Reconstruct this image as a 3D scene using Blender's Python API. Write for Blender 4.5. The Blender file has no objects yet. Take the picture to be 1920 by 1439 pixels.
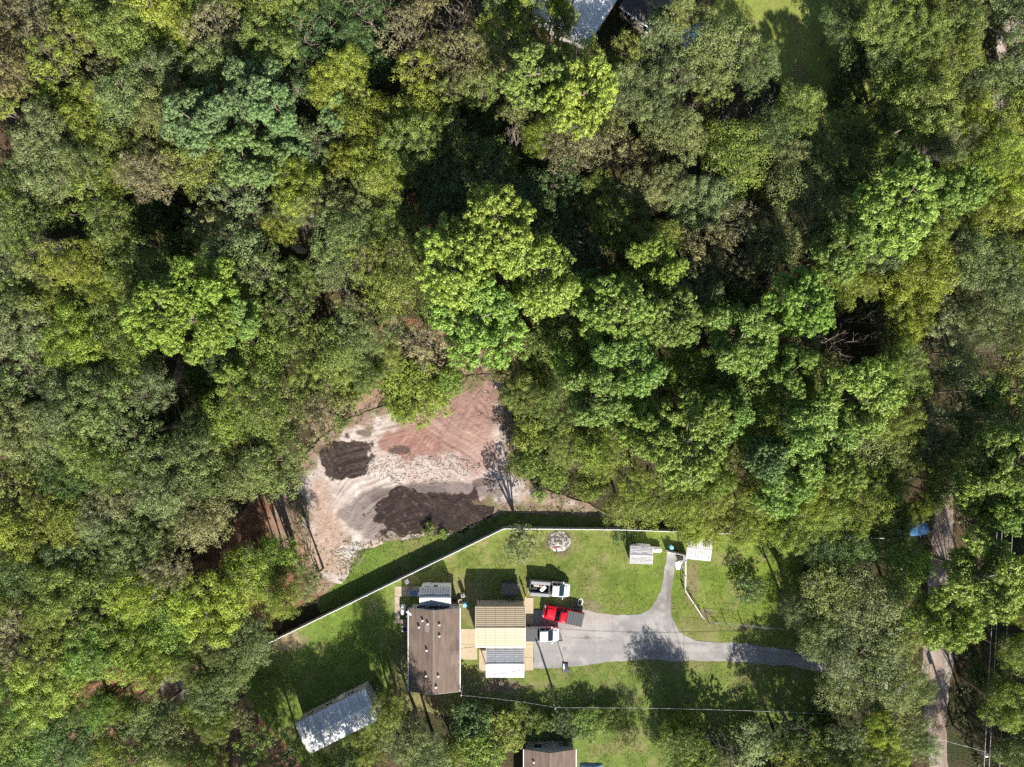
import bpy, bmesh, math, random
import numpy as np
from mathutils import Vector, Matrix, noise as mnoise
from mathutils.geometry import delaunay_2d_cdt

R = math.radians
random.seed(7); rng = np.random.default_rng(7)
SC = bpy.context.scene
COL = SC.collection
# ------------------------------------------------------------------ camera, sky, sun, exposure
CAMH = 100.0; MPP = 0.075                     # camera height in metres, metres per photo pixel on the ground
cam = bpy.data.cameras.new('camera'); camo = bpy.data.objects.new('camera', cam); COL.objects.link(camo)
camo.location = (0, 0, CAMH); camo.rotation_euler = (0, 0, 0)
cam.sensor_width = 36; cam.lens = 25.0; cam.clip_end = 3000; cam.clip_start = 0.5
SC.camera = camo
SUN_EL = R(33.0); SHX, SHY = -0.31, 0.95     # the way shadows fall on the ground
_h = math.hypot(SHX, SHY)
SUNV = Vector((-SHX/_h*math.cos(SUN_EL), -SHY/_h*math.cos(SUN_EL), math.sin(SUN_EL)))
w = bpy.data.worlds.new('World'); SC.world = w; w.use_nodes = True
nt = w.node_tree; nt.nodes.clear()
sky = nt.nodes.new('ShaderNodeTexSky'); sky.sky_type = 'NISHITA'; sky.sun_disc = False
sky.sun_elevation = SUN_EL; sky.sun_rotation = math.atan2(SUNV.x, SUNV.y)
bg = nt.nodes.new('ShaderNodeBackground'); bg.inputs[1].default_value = 0.058
out = nt.nodes.new('ShaderNodeOutputWorld')
nt.links.new(sky.outputs[0], bg.inputs[0]); nt.links.new(bg.outputs[0], out.inputs[0])
sl = bpy.data.lights.new('sun', 'SUN'); sl.energy = 4.8; sl.angle = R(0.5); sl.color = (1.0, 0.94, 0.84)
so = bpy.data.objects.new('sun', sl); COL.objects.link(so)
so.rotation_euler = (-SUNV).to_track_quat('-Z', 'Y').to_euler(); so.location = (40, -60, 60)
SC.view_settings.view_transform = 'Standard'; SC.view_settings.look = 'None'
SC.view_settings.gamma = 1.0; SC.view_settings.use_curve_mapping = False
SC.view_settings.exposure = 1.16
SC.cycles.use_denoising = False; SC.cycles.adaptive_threshold = 0.02; SC.cycles.max_bounces = 4; SC.cycles.diffuse_bounces = 2; SC.cycles.transmission_bounces = 2
SC.cycles.glossy_bounces = 2; SC.cycles.transparent_max_bounces = 4

def P(px, py, z=0.0):
    k = MPP*(CAMH-z)/CAMH
    return Vector(((px-960)*k, (719.5-py)*k, z))
def m2(px): return px*MPP

# ------------------------------------------------------------------ helpers
def tag(o, label=None, cat=None, group=None, kind=None):
    if label: o['label'] = label
    if cat: o['category'] = cat
    if group: o['group'] = group
    if kind: o['kind'] = kind
    return o
def empty(name, loc, rz=0.0, label=None, cat=None, group=None):
    o = bpy.data.objects.new(name, None); COL.objects.link(o)
    o.location = loc; o.rotation_euler = (0, 0, rz); o.empty_display_size = 0.3
    return tag(o, label, cat, group)
def link(name, mesh, parent=None, loc=None, rot=None):
    o = bpy.data.objects.new(name, mesh); COL.objects.link(o)
    if parent is not None: o.parent = parent
    if loc is not None: o.location = loc
    if rot is not None: o.rotation_euler = rot
    return o
def np_mesh(name, verts, faces, mat, smooth=False, attrs=None, cols=None):
    me = bpy.data.meshes.new(name); n = len(verts); m, k = faces.shape
    me.vertices.add(n); me.vertices.foreach_set('co', np.ascontiguousarray(verts, np.float32).ravel())
    me.loops.add(m*k); me.loops.foreach_set('vertex_index', np.ascontiguousarray(faces, np.int32).ravel())
    me.polygons.add(m); me.polygons.foreach_set('loop_start', np.arange(0, m*k, k, dtype=np.int32))
    me.polygons.foreach_set('loop_total', np.full(m, k, np.int32))
    if smooth: me.polygons.foreach_set('use_smooth', np.ones(m, bool))
    for an, av in (attrs or {}).items():
        a = me.attributes.new(an, 'FLOAT', 'POINT'); a.data.foreach_set('value', np.ascontiguousarray(av, np.float32))
    if cols is not None:
        a = me.attributes.new('col', 'FLOAT_COLOR', 'POINT')
        c4 = np.ones((n, 4), np.float32); c4[:, :3] = cols
        a.data.foreach_set('color', c4.ravel())
    me.update(calc_edges=True); me.validate()
    if mat: me.materials.append(mat)
    return me

class MB:
    """collects simple shapes into one mesh"""
    def __init__(s): s.v = []; s.f = []; s.m = []; s.mi = 0
    def add(s, vs, fs):
        b = len(s.v); s.v += [tuple(v) for v in vs]
        for f in fs: s.f.append(tuple(b+i for i in f)); s.m.append(s.mi)
        return s
    def box(s, x0, x1, y0, y1, z0, z1):
        return s.add([(x0,y0,z0),(x1,y0,z0),(x1,y1,z0),(x0,y1,z0),(x0,y0,z1),(x1,y0,z1),(x1,y1,z1),(x0,y1,z1)],
                     [(0,3,2,1),(4,5,6,7),(0,1,5,4),(1,2,6,5),(2,3,7,6),(3,0,4,7)])
    def obox(s, c, half, rz=0.0, M=None):
        M = M or (Matrix.Translation(c) @ Matrix.Rotation(rz, 4, 'Z'))
        vs = [M @ Vector((a*half[0], b*half[1], d*half[2])) for d in (-1,1) for a,b in ((-1,-1),(1,-1),(1,1),(-1,1))]
        return s.add(vs, [(0,3,2,1),(4,5,6,7),(0,1,5,4),(1,2,6,5),(2,3,7,6),(3,0,4,7)])
    def tube(s, pts, rads, n=6, cap=True):
        pts = [Vector(p) for p in pts]
        if not hasattr(rads, '__len__'): rads = [rads]*len(pts)
        b = len(s.v); ref = None
        for i, p in enumerate(pts):
            d = (pts[min(i+1, len(pts)-1)] - pts[max(i-1, 0)])
            d = d.normalized() if d.length > 1e-6 else Vector((0,0,1))
            if ref is None: ref = Vector((1,0,0)) if abs(d.x) < 0.8 else Vector((0,1,0))
            u = d.cross(ref).normalized(); v = d.cross(u).normalized(); ref = -v if False else ref
            for k in range(n):
                a = 2*math.pi*k/n; q = p + (u*math.cos(a) + v*math.sin(a))*rads[i]; s.v.append(tuple(q))
        for i in range(len(pts)-1):
            for k in range(n):
                k2 = (k+1) % n
                s.f.append((b+i*n+k, b+i*n+k2, b+(i+1)*n+k2, b+(i+1)*n+k)); s.m.append(s.mi)
        if cap:
            s.f.append(tuple(b+k for k in range(n))[::-1]); s.m.append(s.mi)
            e = b+(len(pts)-1)*n
            s.f.append(tuple(e+k for k in range(n))); s.m.append(s.mi)
        return s
    def lathe(s, prof, n=16, c=(0,0,0), axis='Z'):
        b = len(s.v)
        for r_, z_ in prof:
            for k in range(n):
                a = 2*math.pi*k/n; x, y = r_*math.cos(a), r_*math.sin(a)
                if axis == 'Z': q = (c[0]+x, c[1]+y, c[2]+z_)
                elif axis == 'Y': q = (c[0]+x, c[1]+z_, c[2]+y)
                else: q = (c[0]+z_, c[1]+x, c[2]+y)
                s.v.append(q)
        for i in range(len(prof)-1):
            for k in range(n):
                k2 = (k+1) % n
                s.f.append((b+i*n+k, b+i*n+k2, b+(i+1)*n+k2, b+(i+1)*n+k)); s.m.append(s.mi)
        s.f.append(tuple(b+k for k in range(n))[::-1]); s.m.append(s.mi)
        e = b+(len(prof)-1)*n
        s.f.append(tuple(e+k for k in range(n))); s.m.append(s.mi)
        return s
    def loft(s, rings, cap=True):
        b = len(s.v); n = len(rings[0])
        for r_ in rings: s.v += [tuple(p) for p in r_]
        for i in range(len(rings)-1):
            for k in range(n):
                k2 = (k+1) % n
                s.f.append((b+i*n+k, b+i*n+k2, b+(i+1)*n+k2, b+(i+1)*n+k)); s.m.append(s.mi)
        if cap:
            s.f.append(tuple(b+k for k in range(n))[::-1]); s.m.append(s.mi)
            e = b+(len(rings)-1)*n; s.f.append(tuple(e+k for k in range(n))); s.m.append(s.mi)
        return s
    def mesh(s, name, mats, smooth=False, fix=True):
        me = bpy.data.meshes.new(name); me.from_pydata(s.v, [], s.f)
        for m in (mats if isinstance(mats, (list, tuple)) else [mats]): me.materials.append(m)
        me.polygons.foreach_set('material_index', s.m)
        if fix:
            bm = bmesh.new(); bm.from_mesh(me); bmesh.ops.recalc_face_normals(bm, faces=bm.faces); bm.to_mesh(me); bm.free()
        if smooth: me.polygons.foreach_set('use_smooth', [True]*len(me.polygons))
        me.update(); return me
    def build(s, name, mats, parent=None, smooth=False, loc=None, rot=None, bevel=0):
        o = link(name, s.mesh(name, mats, smooth), parent, loc, rot)
        if bevel:
            b = o.modifiers.new('bevel', 'BEVEL'); b.width = bevel; b.segments = 2; b.limit_method = 'ANGLE'
        return o
def boxpart(name, mat, parent, x0, x1, y0, y1, z0, z1, bevel=0):
    return MB().box(x0, x1, y0, y1, z0, z1).build(name, mat, parent, bevel=bevel)

# ------------------------------------------------------------------ materials
MATS = {}
def mat(name, color, rough=0.8, metal=0.0, spec=0.3, var=0.0, vscale=1.0, bump=0.0, bscale=20.0, emit=0, stain=None, stain_scale=0.5, trans=0.0, alpha=1.0, stretch=None):
    m = bpy.data.materials.new(name); m.use_nodes = True; n = m.node_tree.nodes; L = m.node_tree.links
    p = n['Principled BSDF']; p.inputs['Roughness'].default_value = rough; p.inputs['Metallic'].default_value = metal
    p.inputs['Specular IOR Level'].default_value = spec
    col = (*color, 1); p.inputs['Base Color'].default_value = col
    tc = n.new('ShaderNodeTexCoord'); src = tc.outputs['Object']
    if stretch:
        mp = n.new('ShaderNodeMapping'); mp.inputs['Scale'].default_value = stretch; L.new(src, mp.inputs[0]); src = mp.outputs[0]
    last = None
    if var > 0:
        t = n.new('ShaderNodeTexNoise'); t.inputs['Scale'].default_value = vscale; t.inputs['Detail'].default_value = 6; t.inputs['Roughness'].default_value = 0.65
        L.new(src, t.inputs[0])
        mr = n.new('ShaderNodeMapRange'); mr.inputs[1].default_value = 0.3; mr.inputs[2].default_value = 0.7
        mr.inputs[3].default_value = 1-var; mr.inputs[4].default_value = 1+var; L.new(t.outputs[0], mr.inputs[0])
        mx = n.new('ShaderNodeMix'); mx.data_type = 'RGBA'; mx.blend_type = 'MULTIPLY'; mx.inputs[0].default_value = 1
        mx.inputs[6].default_value = col; L.new(mr.outputs[0], mx.inputs[7]); last = mx.outputs[2]
    if stain:
        t2 = n.new('ShaderNodeTexNoise'); t2.inputs['Scale'].default_value = stain_scale; t2.inputs['Detail'].default_value = 8; t2.inputs['Roughness'].default_value = 0.7
        L.new(src, t2.inputs[0])
        r2 = n.new('ShaderNodeMapRange'); r2.inputs[1].default_value = 0.48; r2.inputs[2].default_value = 0.68; L.new(t2.outputs[0], r2.inputs[0])
        mx2 = n.new('ShaderNodeMix'); mx2.data_type = 'RGBA'; L.new(r2.outputs[0], mx2.inputs[0])
        if last: L.new(last, mx2.inputs[6])
        else: mx2.inputs[6].default_value = col
        mx2.inputs[7].default_value = (*stain, 1); last = mx2.outputs[2]
    if last: L.new(last, p.inputs['Base Color'])
    if bump > 0:
        t3 = n.new('ShaderNodeTexNoise'); t3.inputs['Scale'].default_value = bscale; t3.inputs['Detail'].default_value = 4; L.new(src, t3.inputs[0])
        b = n.new('ShaderNodeBump'); b.inputs['Strength'].default_value = bump; b.inputs['Distance'].default_value = 0.05
        L.new(t3.outputs[0], b.inputs['Height']); L.new(b.outputs[0], p.inputs['Normal'])
    if trans: p.inputs['Transmission Weight'].default_value = trans
    if alpha < 1: p.inputs['Alpha'].default_value = alpha
    MATS[name] = m; return m

def attr_mat(name, rough=0.95, var=0.25, scales=(0.6, 6.0), bump=0.4, bscale=12, spec=0.1, streak=None):
    """colour comes from the sheet's own per-point earth / grass colour, with noise on top"""
    m = bpy.data.materials.new(name); m.use_nodes = True; n = m.node_tree.nodes; L = m.node_tree.links
    p = n['Principled BSDF']; p.inputs['Roughness'].default_value = rough; p.inputs['Specular IOR Level'].default_value = spec
    at = n.new('ShaderNodeAttribute'); at.attribute_name = 'col'; tc = n.new('ShaderNodeTexCoord')
    last = at.outputs['Color']
    for i, sc_ in enumerate(scales):
        t = n.new('ShaderNodeTexNoise'); t.inputs['Scale'].default_value = sc_; t.inputs['Detail'].default_value = 8; t.inputs['Roughness'].default_value = 0.7
        L.new(tc.outputs['Object'], t.inputs[0])
        mr = n.new('ShaderNodeMapRange'); mr.inputs[1].default_value = 0.3; mr.inputs[2].default_value = 0.7
        mr.inputs[3].default_value = 1-var; mr.inputs[4].default_value = 1+var; L.new(t.outputs[0], mr.inputs[0])
        mx = n.new('ShaderNodeMix'); mx.data_type = 'RGBA'; mx.blend_type = 'MULTIPLY'; mx.inputs[0].default_value = 1
        L.new(last, mx.inputs[6]); L.new(mr.outputs[0], mx.inputs[7]); last = mx.outputs[2]
    L.new(last, p.inputs['Base Color'])
    t3 = n.new('ShaderNodeTexNoise'); t3.inputs['Scale'].default_value = bscale; t3.inputs['Detail'].default_value = 6; L.new(tc.outputs['Object'], t3.inputs[0])
    b = n.new('ShaderNodeBump'); b.inputs['Strength'].default_value = bump; b.inputs['Distance'].default_value = 0.12
    L.new(t3.outputs[0], b.inputs['Height']); L.new(b.outputs[0], p.inputs['Normal'])
    MATS[name] = m; return m

def leaf_mat(name, trans=0.25, rough=0.55):
    m = bpy.data.materials.new(name); m.use_nodes = True; n = m.node_tree.nodes; L = m.node_tree.links
    n.clear(); o = n.new('ShaderNodeOutputMaterial')
    oi = n.new('ShaderNodeObjectInfo'); at = n.new('ShaderNodeAttribute'); at.attribute_name = 'tint'
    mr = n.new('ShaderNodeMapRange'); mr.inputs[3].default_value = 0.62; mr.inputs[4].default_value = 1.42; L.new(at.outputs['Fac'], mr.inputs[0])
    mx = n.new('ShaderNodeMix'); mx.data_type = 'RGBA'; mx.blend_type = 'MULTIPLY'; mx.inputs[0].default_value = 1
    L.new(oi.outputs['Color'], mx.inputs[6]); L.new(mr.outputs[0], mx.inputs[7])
    at2 = n.new('ShaderNodeAttribute'); at2.attribute_name = 'warm'
    hs = n.new('ShaderNodeMix'); hs.data_type = 'RGBA'; hs.blend_type = 'MULTIPLY'
    L.new(at2.outputs['Fac'], hs.inputs[0]); L.new(mx.outputs[2], hs.inputs[6]); hs.inputs[7].default_value = (1.12, 1.03, 0.85, 1)
    p = n.new('ShaderNodeBsdfPrincipled'); p.inputs['Roughness'].default_value = rough; p.inputs['Specular IOR Level'].default_value = 0.35
    L.new(hs.outputs[2], p.inputs['Base Color'])
    tr = n.new('ShaderNodeBsdfTranslucent'); tm = n.new('ShaderNodeMix'); tm.data_type = 'RGBA'; tm.blend_type = 'MULTIPLY'; tm.inputs[0].default_value = 1
    L.new(hs.outputs[2], tm.inputs[6]); tm.inputs[7].default_value = (1.2, 1.25, 0.5, 1); L.new(tm.outputs[2], tr.inputs[0])
    ms = n.new('ShaderNodeMixShader'); ms.inputs[0].default_value = trans
    L.new(p.outputs[0], ms.inputs[1]); L.new(tr.outputs[0], ms.inputs[2]); L.new(ms.outputs[0], o.inputs[0])
    MATS[name] = m; return m

M_LEAF = leaf_mat('foliage', trans=0.33); M_NEEDLE = leaf_mat('pine_needles', trans=0.2, rough=0.5)
M_BARK = mat('bark', (0.19, 0.155, 0.125), 0.95, var=0.35, vscale=3, bump=0.6, bscale=9)
M_DEAD = mat('weathered_wood', (0.34, 0.29, 0.24), 0.9, var=0.25, vscale=4)
M_SAND = attr_mat('sand', var=0.16, scales=(0.9, 7.0), bump=0.7, bscale=5)
M_GRASS = attr_mat('lawn_grass', var=0.22, scales=(0.35, 2.2, 11.0), bump=0.8, bscale=14)
M_MUCK = attr_mat('dark_muck', var=0.3, scales=(1.5, 9.0), bump=0.8, bscale=6, rough=0.7, spec=0.3)
M_ASPH = attr_mat('weathered_asphalt', var=0.1, scales=(0.5, 9.0), bump=0.25, bscale=30, rough=0.85, spec=0.25)
M_ROAD = attr_mat('dirt_road', var=0.18, scales=(0.5, 5.0), bump=0.5, bscale=12)
M_STRAW = attr_mat('pine_straw', var=0.32, scales=(0.8, 8.0), bump=0.9, bscale=9)
M_CONC = mat('concrete', (0.40, 0.34, 0.26), 0.85, var=0.14, vscale=1.2, bump=0.15, bscale=30, stain=(0.26, 0.21, 0.15), stain_scale=0.7)
M_CONCB = mat('buff_concrete', (0.42, 0.34, 0.235), 0.85, var=0.1, vscale=1.5, bump=0.12, bscale=30)
M_SHING = mat('brown_shingle', (0.148, 0.110, 0.090), 0.9, var=0.24, vscale=1.3, bump=0.4, bscale=26, stain=(0.21, 0.155, 0.12), stain_scale=0.5, stretch=(0.45, 2.6, 1))
M_SHINGR = mat('ridge_shingle', (0.20, 0.16, 0.13), 0.9, var=0.15, vscale=3)
M_CREAM = mat('cream_metal_roof', (0.39, 0.325, 0.232), 0.5, spec=0.4, var=0.1, vscale=0.8, stain=(0.36, 0.28, 0.18), stain_scale=0.6, stretch=(0.35, 1.6, 1))
M_WHITEM = mat('white_metal_roof', (0.40, 0.42, 0.44), 0.5, spec=0.4, var=0.12, vscale=1.0, stain=(0.24, 0.24, 0.25), stain_scale=0.7, stretch=(0.4, 1.6, 1))
M_GALV = mat('galvanised_roof', (0.78, 0.81, 0.85), 0.55, metal=0.0, spec=0.5, var=0.15, vscale=0.8, stain=(0.55, 0.50, 0.45), stain_scale=0.45)
M_WHITE = mat('white_paint', (0.78, 0.78, 0.77), 0.6, var=0.04, vscale=3)
M_TRIM = mat('white_trim', (0.80, 0.79, 0.76), 0.5)
M_VINYL = mat('white_vinyl', (0.70, 0.70, 0.70), 0.4, spec=0.5, var=0.04, vscale=2)
M_SIDING = mat('grey_siding', (0.42, 0.40, 0.38), 0.8, var=0.08, vscale=2)
M_SIDINGT = mat('tan_siding', (0.40, 0.35, 0.29), 0.8, var=0.08, vscale=2)
M_GLASS = mat('dark_glass', (0.02, 0.03, 0.045), 0.08, spec=0.8)
M_AUTOG = mat('car_glass', (0.012, 0.028, 0.05), 0.12, spec=0.4)
M_CARW = mat('white_car_paint', (0.80, 0.80, 0.80), 0.28, spec=0.5)
M_CARR = mat('red_car_paint', (0.62, 0.008, 0.022), 0.25, spec=0.5)
M_CARB = mat('blue_car_paint', (0.035, 0.11, 0.24), 0.25, spec=0.6)
M_TONN = mat('grey_vinyl_cover', (0.085, 0.09, 0.094), 0.7, var=0.06, vscale=3)
M_BEDG = mat('grey_utility_steel', (0.30, 0.30, 0.31), 0.5, metal=0.3, var=0.08, vscale=4)
M_BLACK = mat('black_plastic', (0.02, 0.02, 0.022), 0.6)
M_TYRE = mat('tyre_rubber', (0.025, 0.025, 0.025), 0.9)
M_RIM = mat('alloy_rim', (0.5, 0.5, 0.52), 0.35, metal=0.8)
M_CHROME = mat('chrome', (0.7, 0.7, 0.72), 0.2, metal=0.9)
M_LAMP = mat('headlight_lens', (0.75, 0.78, 0.8), 0.1, spec=0.8)
M_TAIL = mat('tail_lens', (0.35, 0.01, 0.01), 0.2, spec=0.6)
M_WOOD = mat('grey_wood', (0.24, 0.20, 0.16), 0.9, var=0.25, vscale=4, stretch=(1, 8, 1))
M_WOODL = mat('raw_lumber', (0.50, 0.37, 0.22), 0.85, var=0.15, vscale=4)
M_POLE = mat('utility_pole_wood', (0.20, 0.17, 0.14), 0.9, var=0.2, vscale=4)
M_STEELD = mat('dark_steel', (0.07, 0.07, 0.075), 0.55, metal=0.4)
M_STEEL = mat('galvanised_steel', (0.45, 0.46, 0.48), 0.45, metal=0.5)
M_BLUEP = mat('blue_plastic', (0.10, 0.32, 0.62), 0.45, spec=0.5)
M_LBLUE = mat('light_blue_plastic', (0.22, 0.52, 0.78), 0.45, spec=0.5)
M_TARP = mat('blue_tarp', (0.05, 0.12, 0.26), 0.5, spec=0.4, var=0.2, vscale=2)
M_ASH = mat('ash', (0.42, 0.40, 0.37), 0.95, var=0.4, vscale=2.2, stain=(0.05, 0.045, 0.04), stain_scale=1.2)
M_CHAR = mat('charred_wood', (0.03, 0.027, 0.025), 0.95)
M_HIVIS = mat('hi_vis_fabric', (0.62, 0.80, 0.04), 0.8)
M_JEAN = mat('dark_trousers', (0.02, 0.022, 0.03), 0.9)
M_SKIN = mat('skin', (0.42, 0.25, 0.17), 0.6)
M_HAIR = mat('dark_hair', (0.012, 0.01, 0.009), 0.7)
M_WIRE = mat('cable', (0.45, 0.45, 0.46), 0.5, metal=0.4)
M_ACR = mat('acrylic_board', (0.55, 0.65, 0.75), 0.1, alpha=0.35)
M_PATCH = mat('repair_patch', (0.22, 0.20, 0.185), 0.9, var=0.1, vscale=3)
M_RUST = mat('rusty_metal', (0.20, 0.085, 0.045), 0.8, var=0.3, vscale=4)

# ------------------------------------------------------------------ 2-D helpers
def inpoly(pts, poly):
    x, y = pts[:, 0], pts[:, 1]; c = np.zeros(len(pts), bool); n = len(poly); j = n-1
    for i in range(n):
        xi, yi = poly[i]; xj, yj = poly[j]
        t = ((yi > y) != (yj > y)) & (x < (xj-xi)*(y-yi)/((yj-yi) if yj != yi else 1e-9)+xi)
        c ^= t; j = i
    return c
def polydist(pts, poly, closed=True):
    d = np.full(len(pts), 1e9); n = len(poly)
    for i in range(n if closed else n-1):
        a = np.array(poly[i]); b = np.array(poly[(i+1) % n]); ab = b-a
        t = np.clip(((pts-a)@ab)/max(ab@ab, 1e-9), 0, 1)
        d = np.minimum(d, np.hypot(*(pts-(a+t[:, None]*ab)).T))
    return d
_lat = rng.random((256, 256))
def vnoise(x, y):
    xi = np.floor(x).astype(int); yi = np.floor(y).astype(int); fx = x-xi; fy = y-yi
    fx = fx*fx*(3-2*fx); fy = fy*fy*(3-2*fy)
    g = lambda a, b: _lat[a & 255, b & 255]
    return (g(xi,yi)*(1-fx)+g(xi+1,yi)*fx)*(1-fy)+(g(xi,yi+1)*(1-fx)+g(xi+1,yi+1)*fx)*fy
def fbm(x, y, oct=4):
    v = 0; a = 0.5; s = 0
    for i in range(oct): v = v+a*vnoise(x*2**i+17.3*i, y*2**i+5.1*i); s += a; a *= 0.5
    return v/s
def px_of(x, y): return x/MPP+960, 719.5-y/MPP
def smooth(e0, e1, x):
    t = np.clip((x-e0)/(e1-e0), 0, 1); return t*t*(3-2*t)
def mixc(a, b, t): return a*(1-t[:, None])+np.array(b)[None, :]*t[:, None]
def dense(poly, step, jit, closed=True, nscale=0.35):
    pts = []; n = len(poly)
    for i in range(n if closed else n-1):
        a = Vector(poly[i]); b = Vector(poly[(i+1) % n]); k = max(1, int((b-a).length/step))
        for j in range(k): pts.append(a.lerp(b, j/k))
    o = []
    for p in pts:
        dx = mnoise.noise((p.x*nscale, p.y*nscale, 3.3))+0.5*mnoise.noise((p.x*nscale*3, p.y*nscale*3, 8.1))
        dy = mnoise.noise((p.x*nscale, p.y*nscale, 21.7))+0.5*mnoise.noise((p.x*nscale*3, p.y*nscale*3, 28.1))
        o.append((p.x+dx*jit, p.y+dy*jit))
    return o
def sheet(name, poly_px, z, mat_, spacing, colfn, zfn=None, jit=0.25, step=0.45, label=None, kind='structure'):
    poly = [tuple(P(*p).xy) for p in poly_px]; poly = dense(poly, step, jit)
    pa = np.array(poly); x0, y0 = pa.min(0); x1, y1 = pa.max(0)
    gx, gy = np.meshgrid(np.arange(x0, x1, spacing), np.arange(y0, y1, spacing*0.87))
    gx = gx+(np.arange(gx.shape[0]) % 2)[:, None]*spacing/2
    g = np.stack([gx.ravel(), gy.ravel()], 1)+rng.uniform(-.18, .18, (gx.size, 2))*spacing
    g = g[inpoly(g, poly)]; g = g[polydist(g, poly) > spacing*0.5] if len(g) < 60000 else g
    allp = np.vstack([pa, g]); n = len(pa)
    res = delaunay_2d_cdt([Vector(p) for p in allp], [(i, (i+1) % n) for i in range(n)], [], 1, 1e-5)
    v = np.array([(p.x, p.y) for p in res[0]]); f = np.array([t for t in res[2] if len(t) == 3], int)
    a = v[f[:, 0]]; b = v[f[:, 1]]; c = v[f[:, 2]]
    cr = (b[:,0]-a[:,0])*(c[:,1]-a[:,1])-(b[:,1]-a[:,1])*(c[:,0]-a[:,0]); f[cr < 0] = f[cr < 0][:, ::-1]
    zz = np.full(len(v), z)
    if zfn is not None: zz = zz+zfn(v[:, 0], v[:, 1])
    me = np_mesh(name, np.column_stack([v, zz]), f, mat_, smooth=True, cols=colfn(v[:, 0], v[:, 1]))
    o = link(name, me); tag(o, label, None, None, kind); return o

# ------------------------------------------------------------------ the ground
def ground_material():
    m = bpy.data.materials.new('leaf_litter'); m.use_nodes = True; n = m.node_tree.nodes; L = m.node_tree.links
    p = n['Principled BSDF']; p.inputs['Roughness'].default_value = 0.95; p.inputs['Specular IOR Level'].default_value = 0.1
    tc = n.new('ShaderNodeTexCoord')
    t = n.new('ShaderNodeTexNoise'); t.inputs['Scale'].default_value = 0.12; t.inputs['Detail'].default_value = 8
    t2 = n.new('ShaderNodeTexNoise'); t2.inputs['Scale'].default_value = 3.5; t2.inputs['Detail'].default_value = 8
    L.new(tc.outputs['Object'], t.inputs[0]); L.new(tc.outputs['Object'], t2.inputs[0])
    r1 = n.new('ShaderNodeValToRGB'); e = r1.color_ramp.elements
    e[0].position = 0.35; e[0].color = (0.035, 0.042, 0.018, 1); e[1].position = 0.65; e[1].color = (0.085, 0.058, 0.036, 1)
    L.new(t.outputs[0], r1.inputs[0])
    mr = n.new('ShaderNodeMapRange'); mr.inputs[1].default_value = 0.3; mr.inputs[2].default_value = 0.7; mr.inputs[3].default_value = 0.5; mr.inputs[4].default_value = 1.5
    L.new(t2.outputs[0], mr.inputs[0])
    mx = n.new('ShaderNodeMix'); mx.data_type = 'RGBA'; mx.blend_type = 'MULTIPLY'; mx.inputs[0].default_value = 1
    L.new(r1.outputs[0], mx.inputs[6]); L.new(mr.outputs[0], mx.inputs[7]); L.new(mx.outputs[2], p.inputs['Base Color'])
    b = n.new('ShaderNodeBump'); b.inputs['Strength'].default_value = 0.8; b.inputs['Distance'].default_value = 0.15
    L.new(t2.outputs[0], b.inputs['Height']); L.new(b.outputs[0], p.inputs['Normal'])
    return m
gm = MB().add([(-1500,-1500,0),(1500,-1500,0),(1500,1500,0),(-1500,1500,0)], [(0,1,2,3)])
tag(gm.build('ground', ground_material()), 'dark leaf litter floor of the woods', None, None, 'structure')

# pine straw under the bottom left trees
SANDP = [(548,900),(575,850),(630,800),(700,765),(770,752),(830,742),(855,715),(900,700),(945,700),(965,800),(970,880),(1010,915),(1100,945),(1140,962),(1130,972),(1000,962),(940,960),(905,978),(850,1000),(790,1006),(735,1012),(672,1034),(655,1065),(640,1095),(600,1085),(575,1030),(556,960)]
def straw_col(x, y):
    c = np.tile(np.array((0.21, 0.105, 0.065)), (len(x), 1))
    c = mixc(c, (0.10, 0.065, 0.045), smooth(.42, .62, fbm(x*.35, y*.35)))
    c = mixc(c, (0.30, 0.19, 0.13), smooth(.55, .72, fbm(x*.9+40, y*.9)))
    px, py = px_of(x, y); c = mixc(c, (0.36, 0.28, 0.23), smooth(60, 8, polydist(np.column_stack([px, py]), SANDP)+(fbm(x*.7, y*.7+9, 5)-.5)*110)*.45); return c
STRAW = [(150,1240),(250,1160),(330,1060),(430,1010),(470,930),(540,890),(600,920),(640,1030),(632,1105),(560,1140),(500,1200),(470,1290),(500,1340),(560,1400),(600,1460),(100,1460),(60,1330)]
sheet('pine_straw_floor', STRAW, 0.004, M_STRAW, 0.5, straw_col, jit=0.7, label='rust brown pine straw floor beneath the lower left trees')
REDL = [(640,640),(740,590),(880,620),(950,640),(1010,760),(970,830),(930,720),(850,690),(760,720),(690,770),(600,830),(570,760)]
sheet('leaf_litter_floor', REDL, 0.004, M_STRAW, 0.5, straw_col, jit=0.8, label='reddish litter along the upper edge of the sand clearing')

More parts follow.
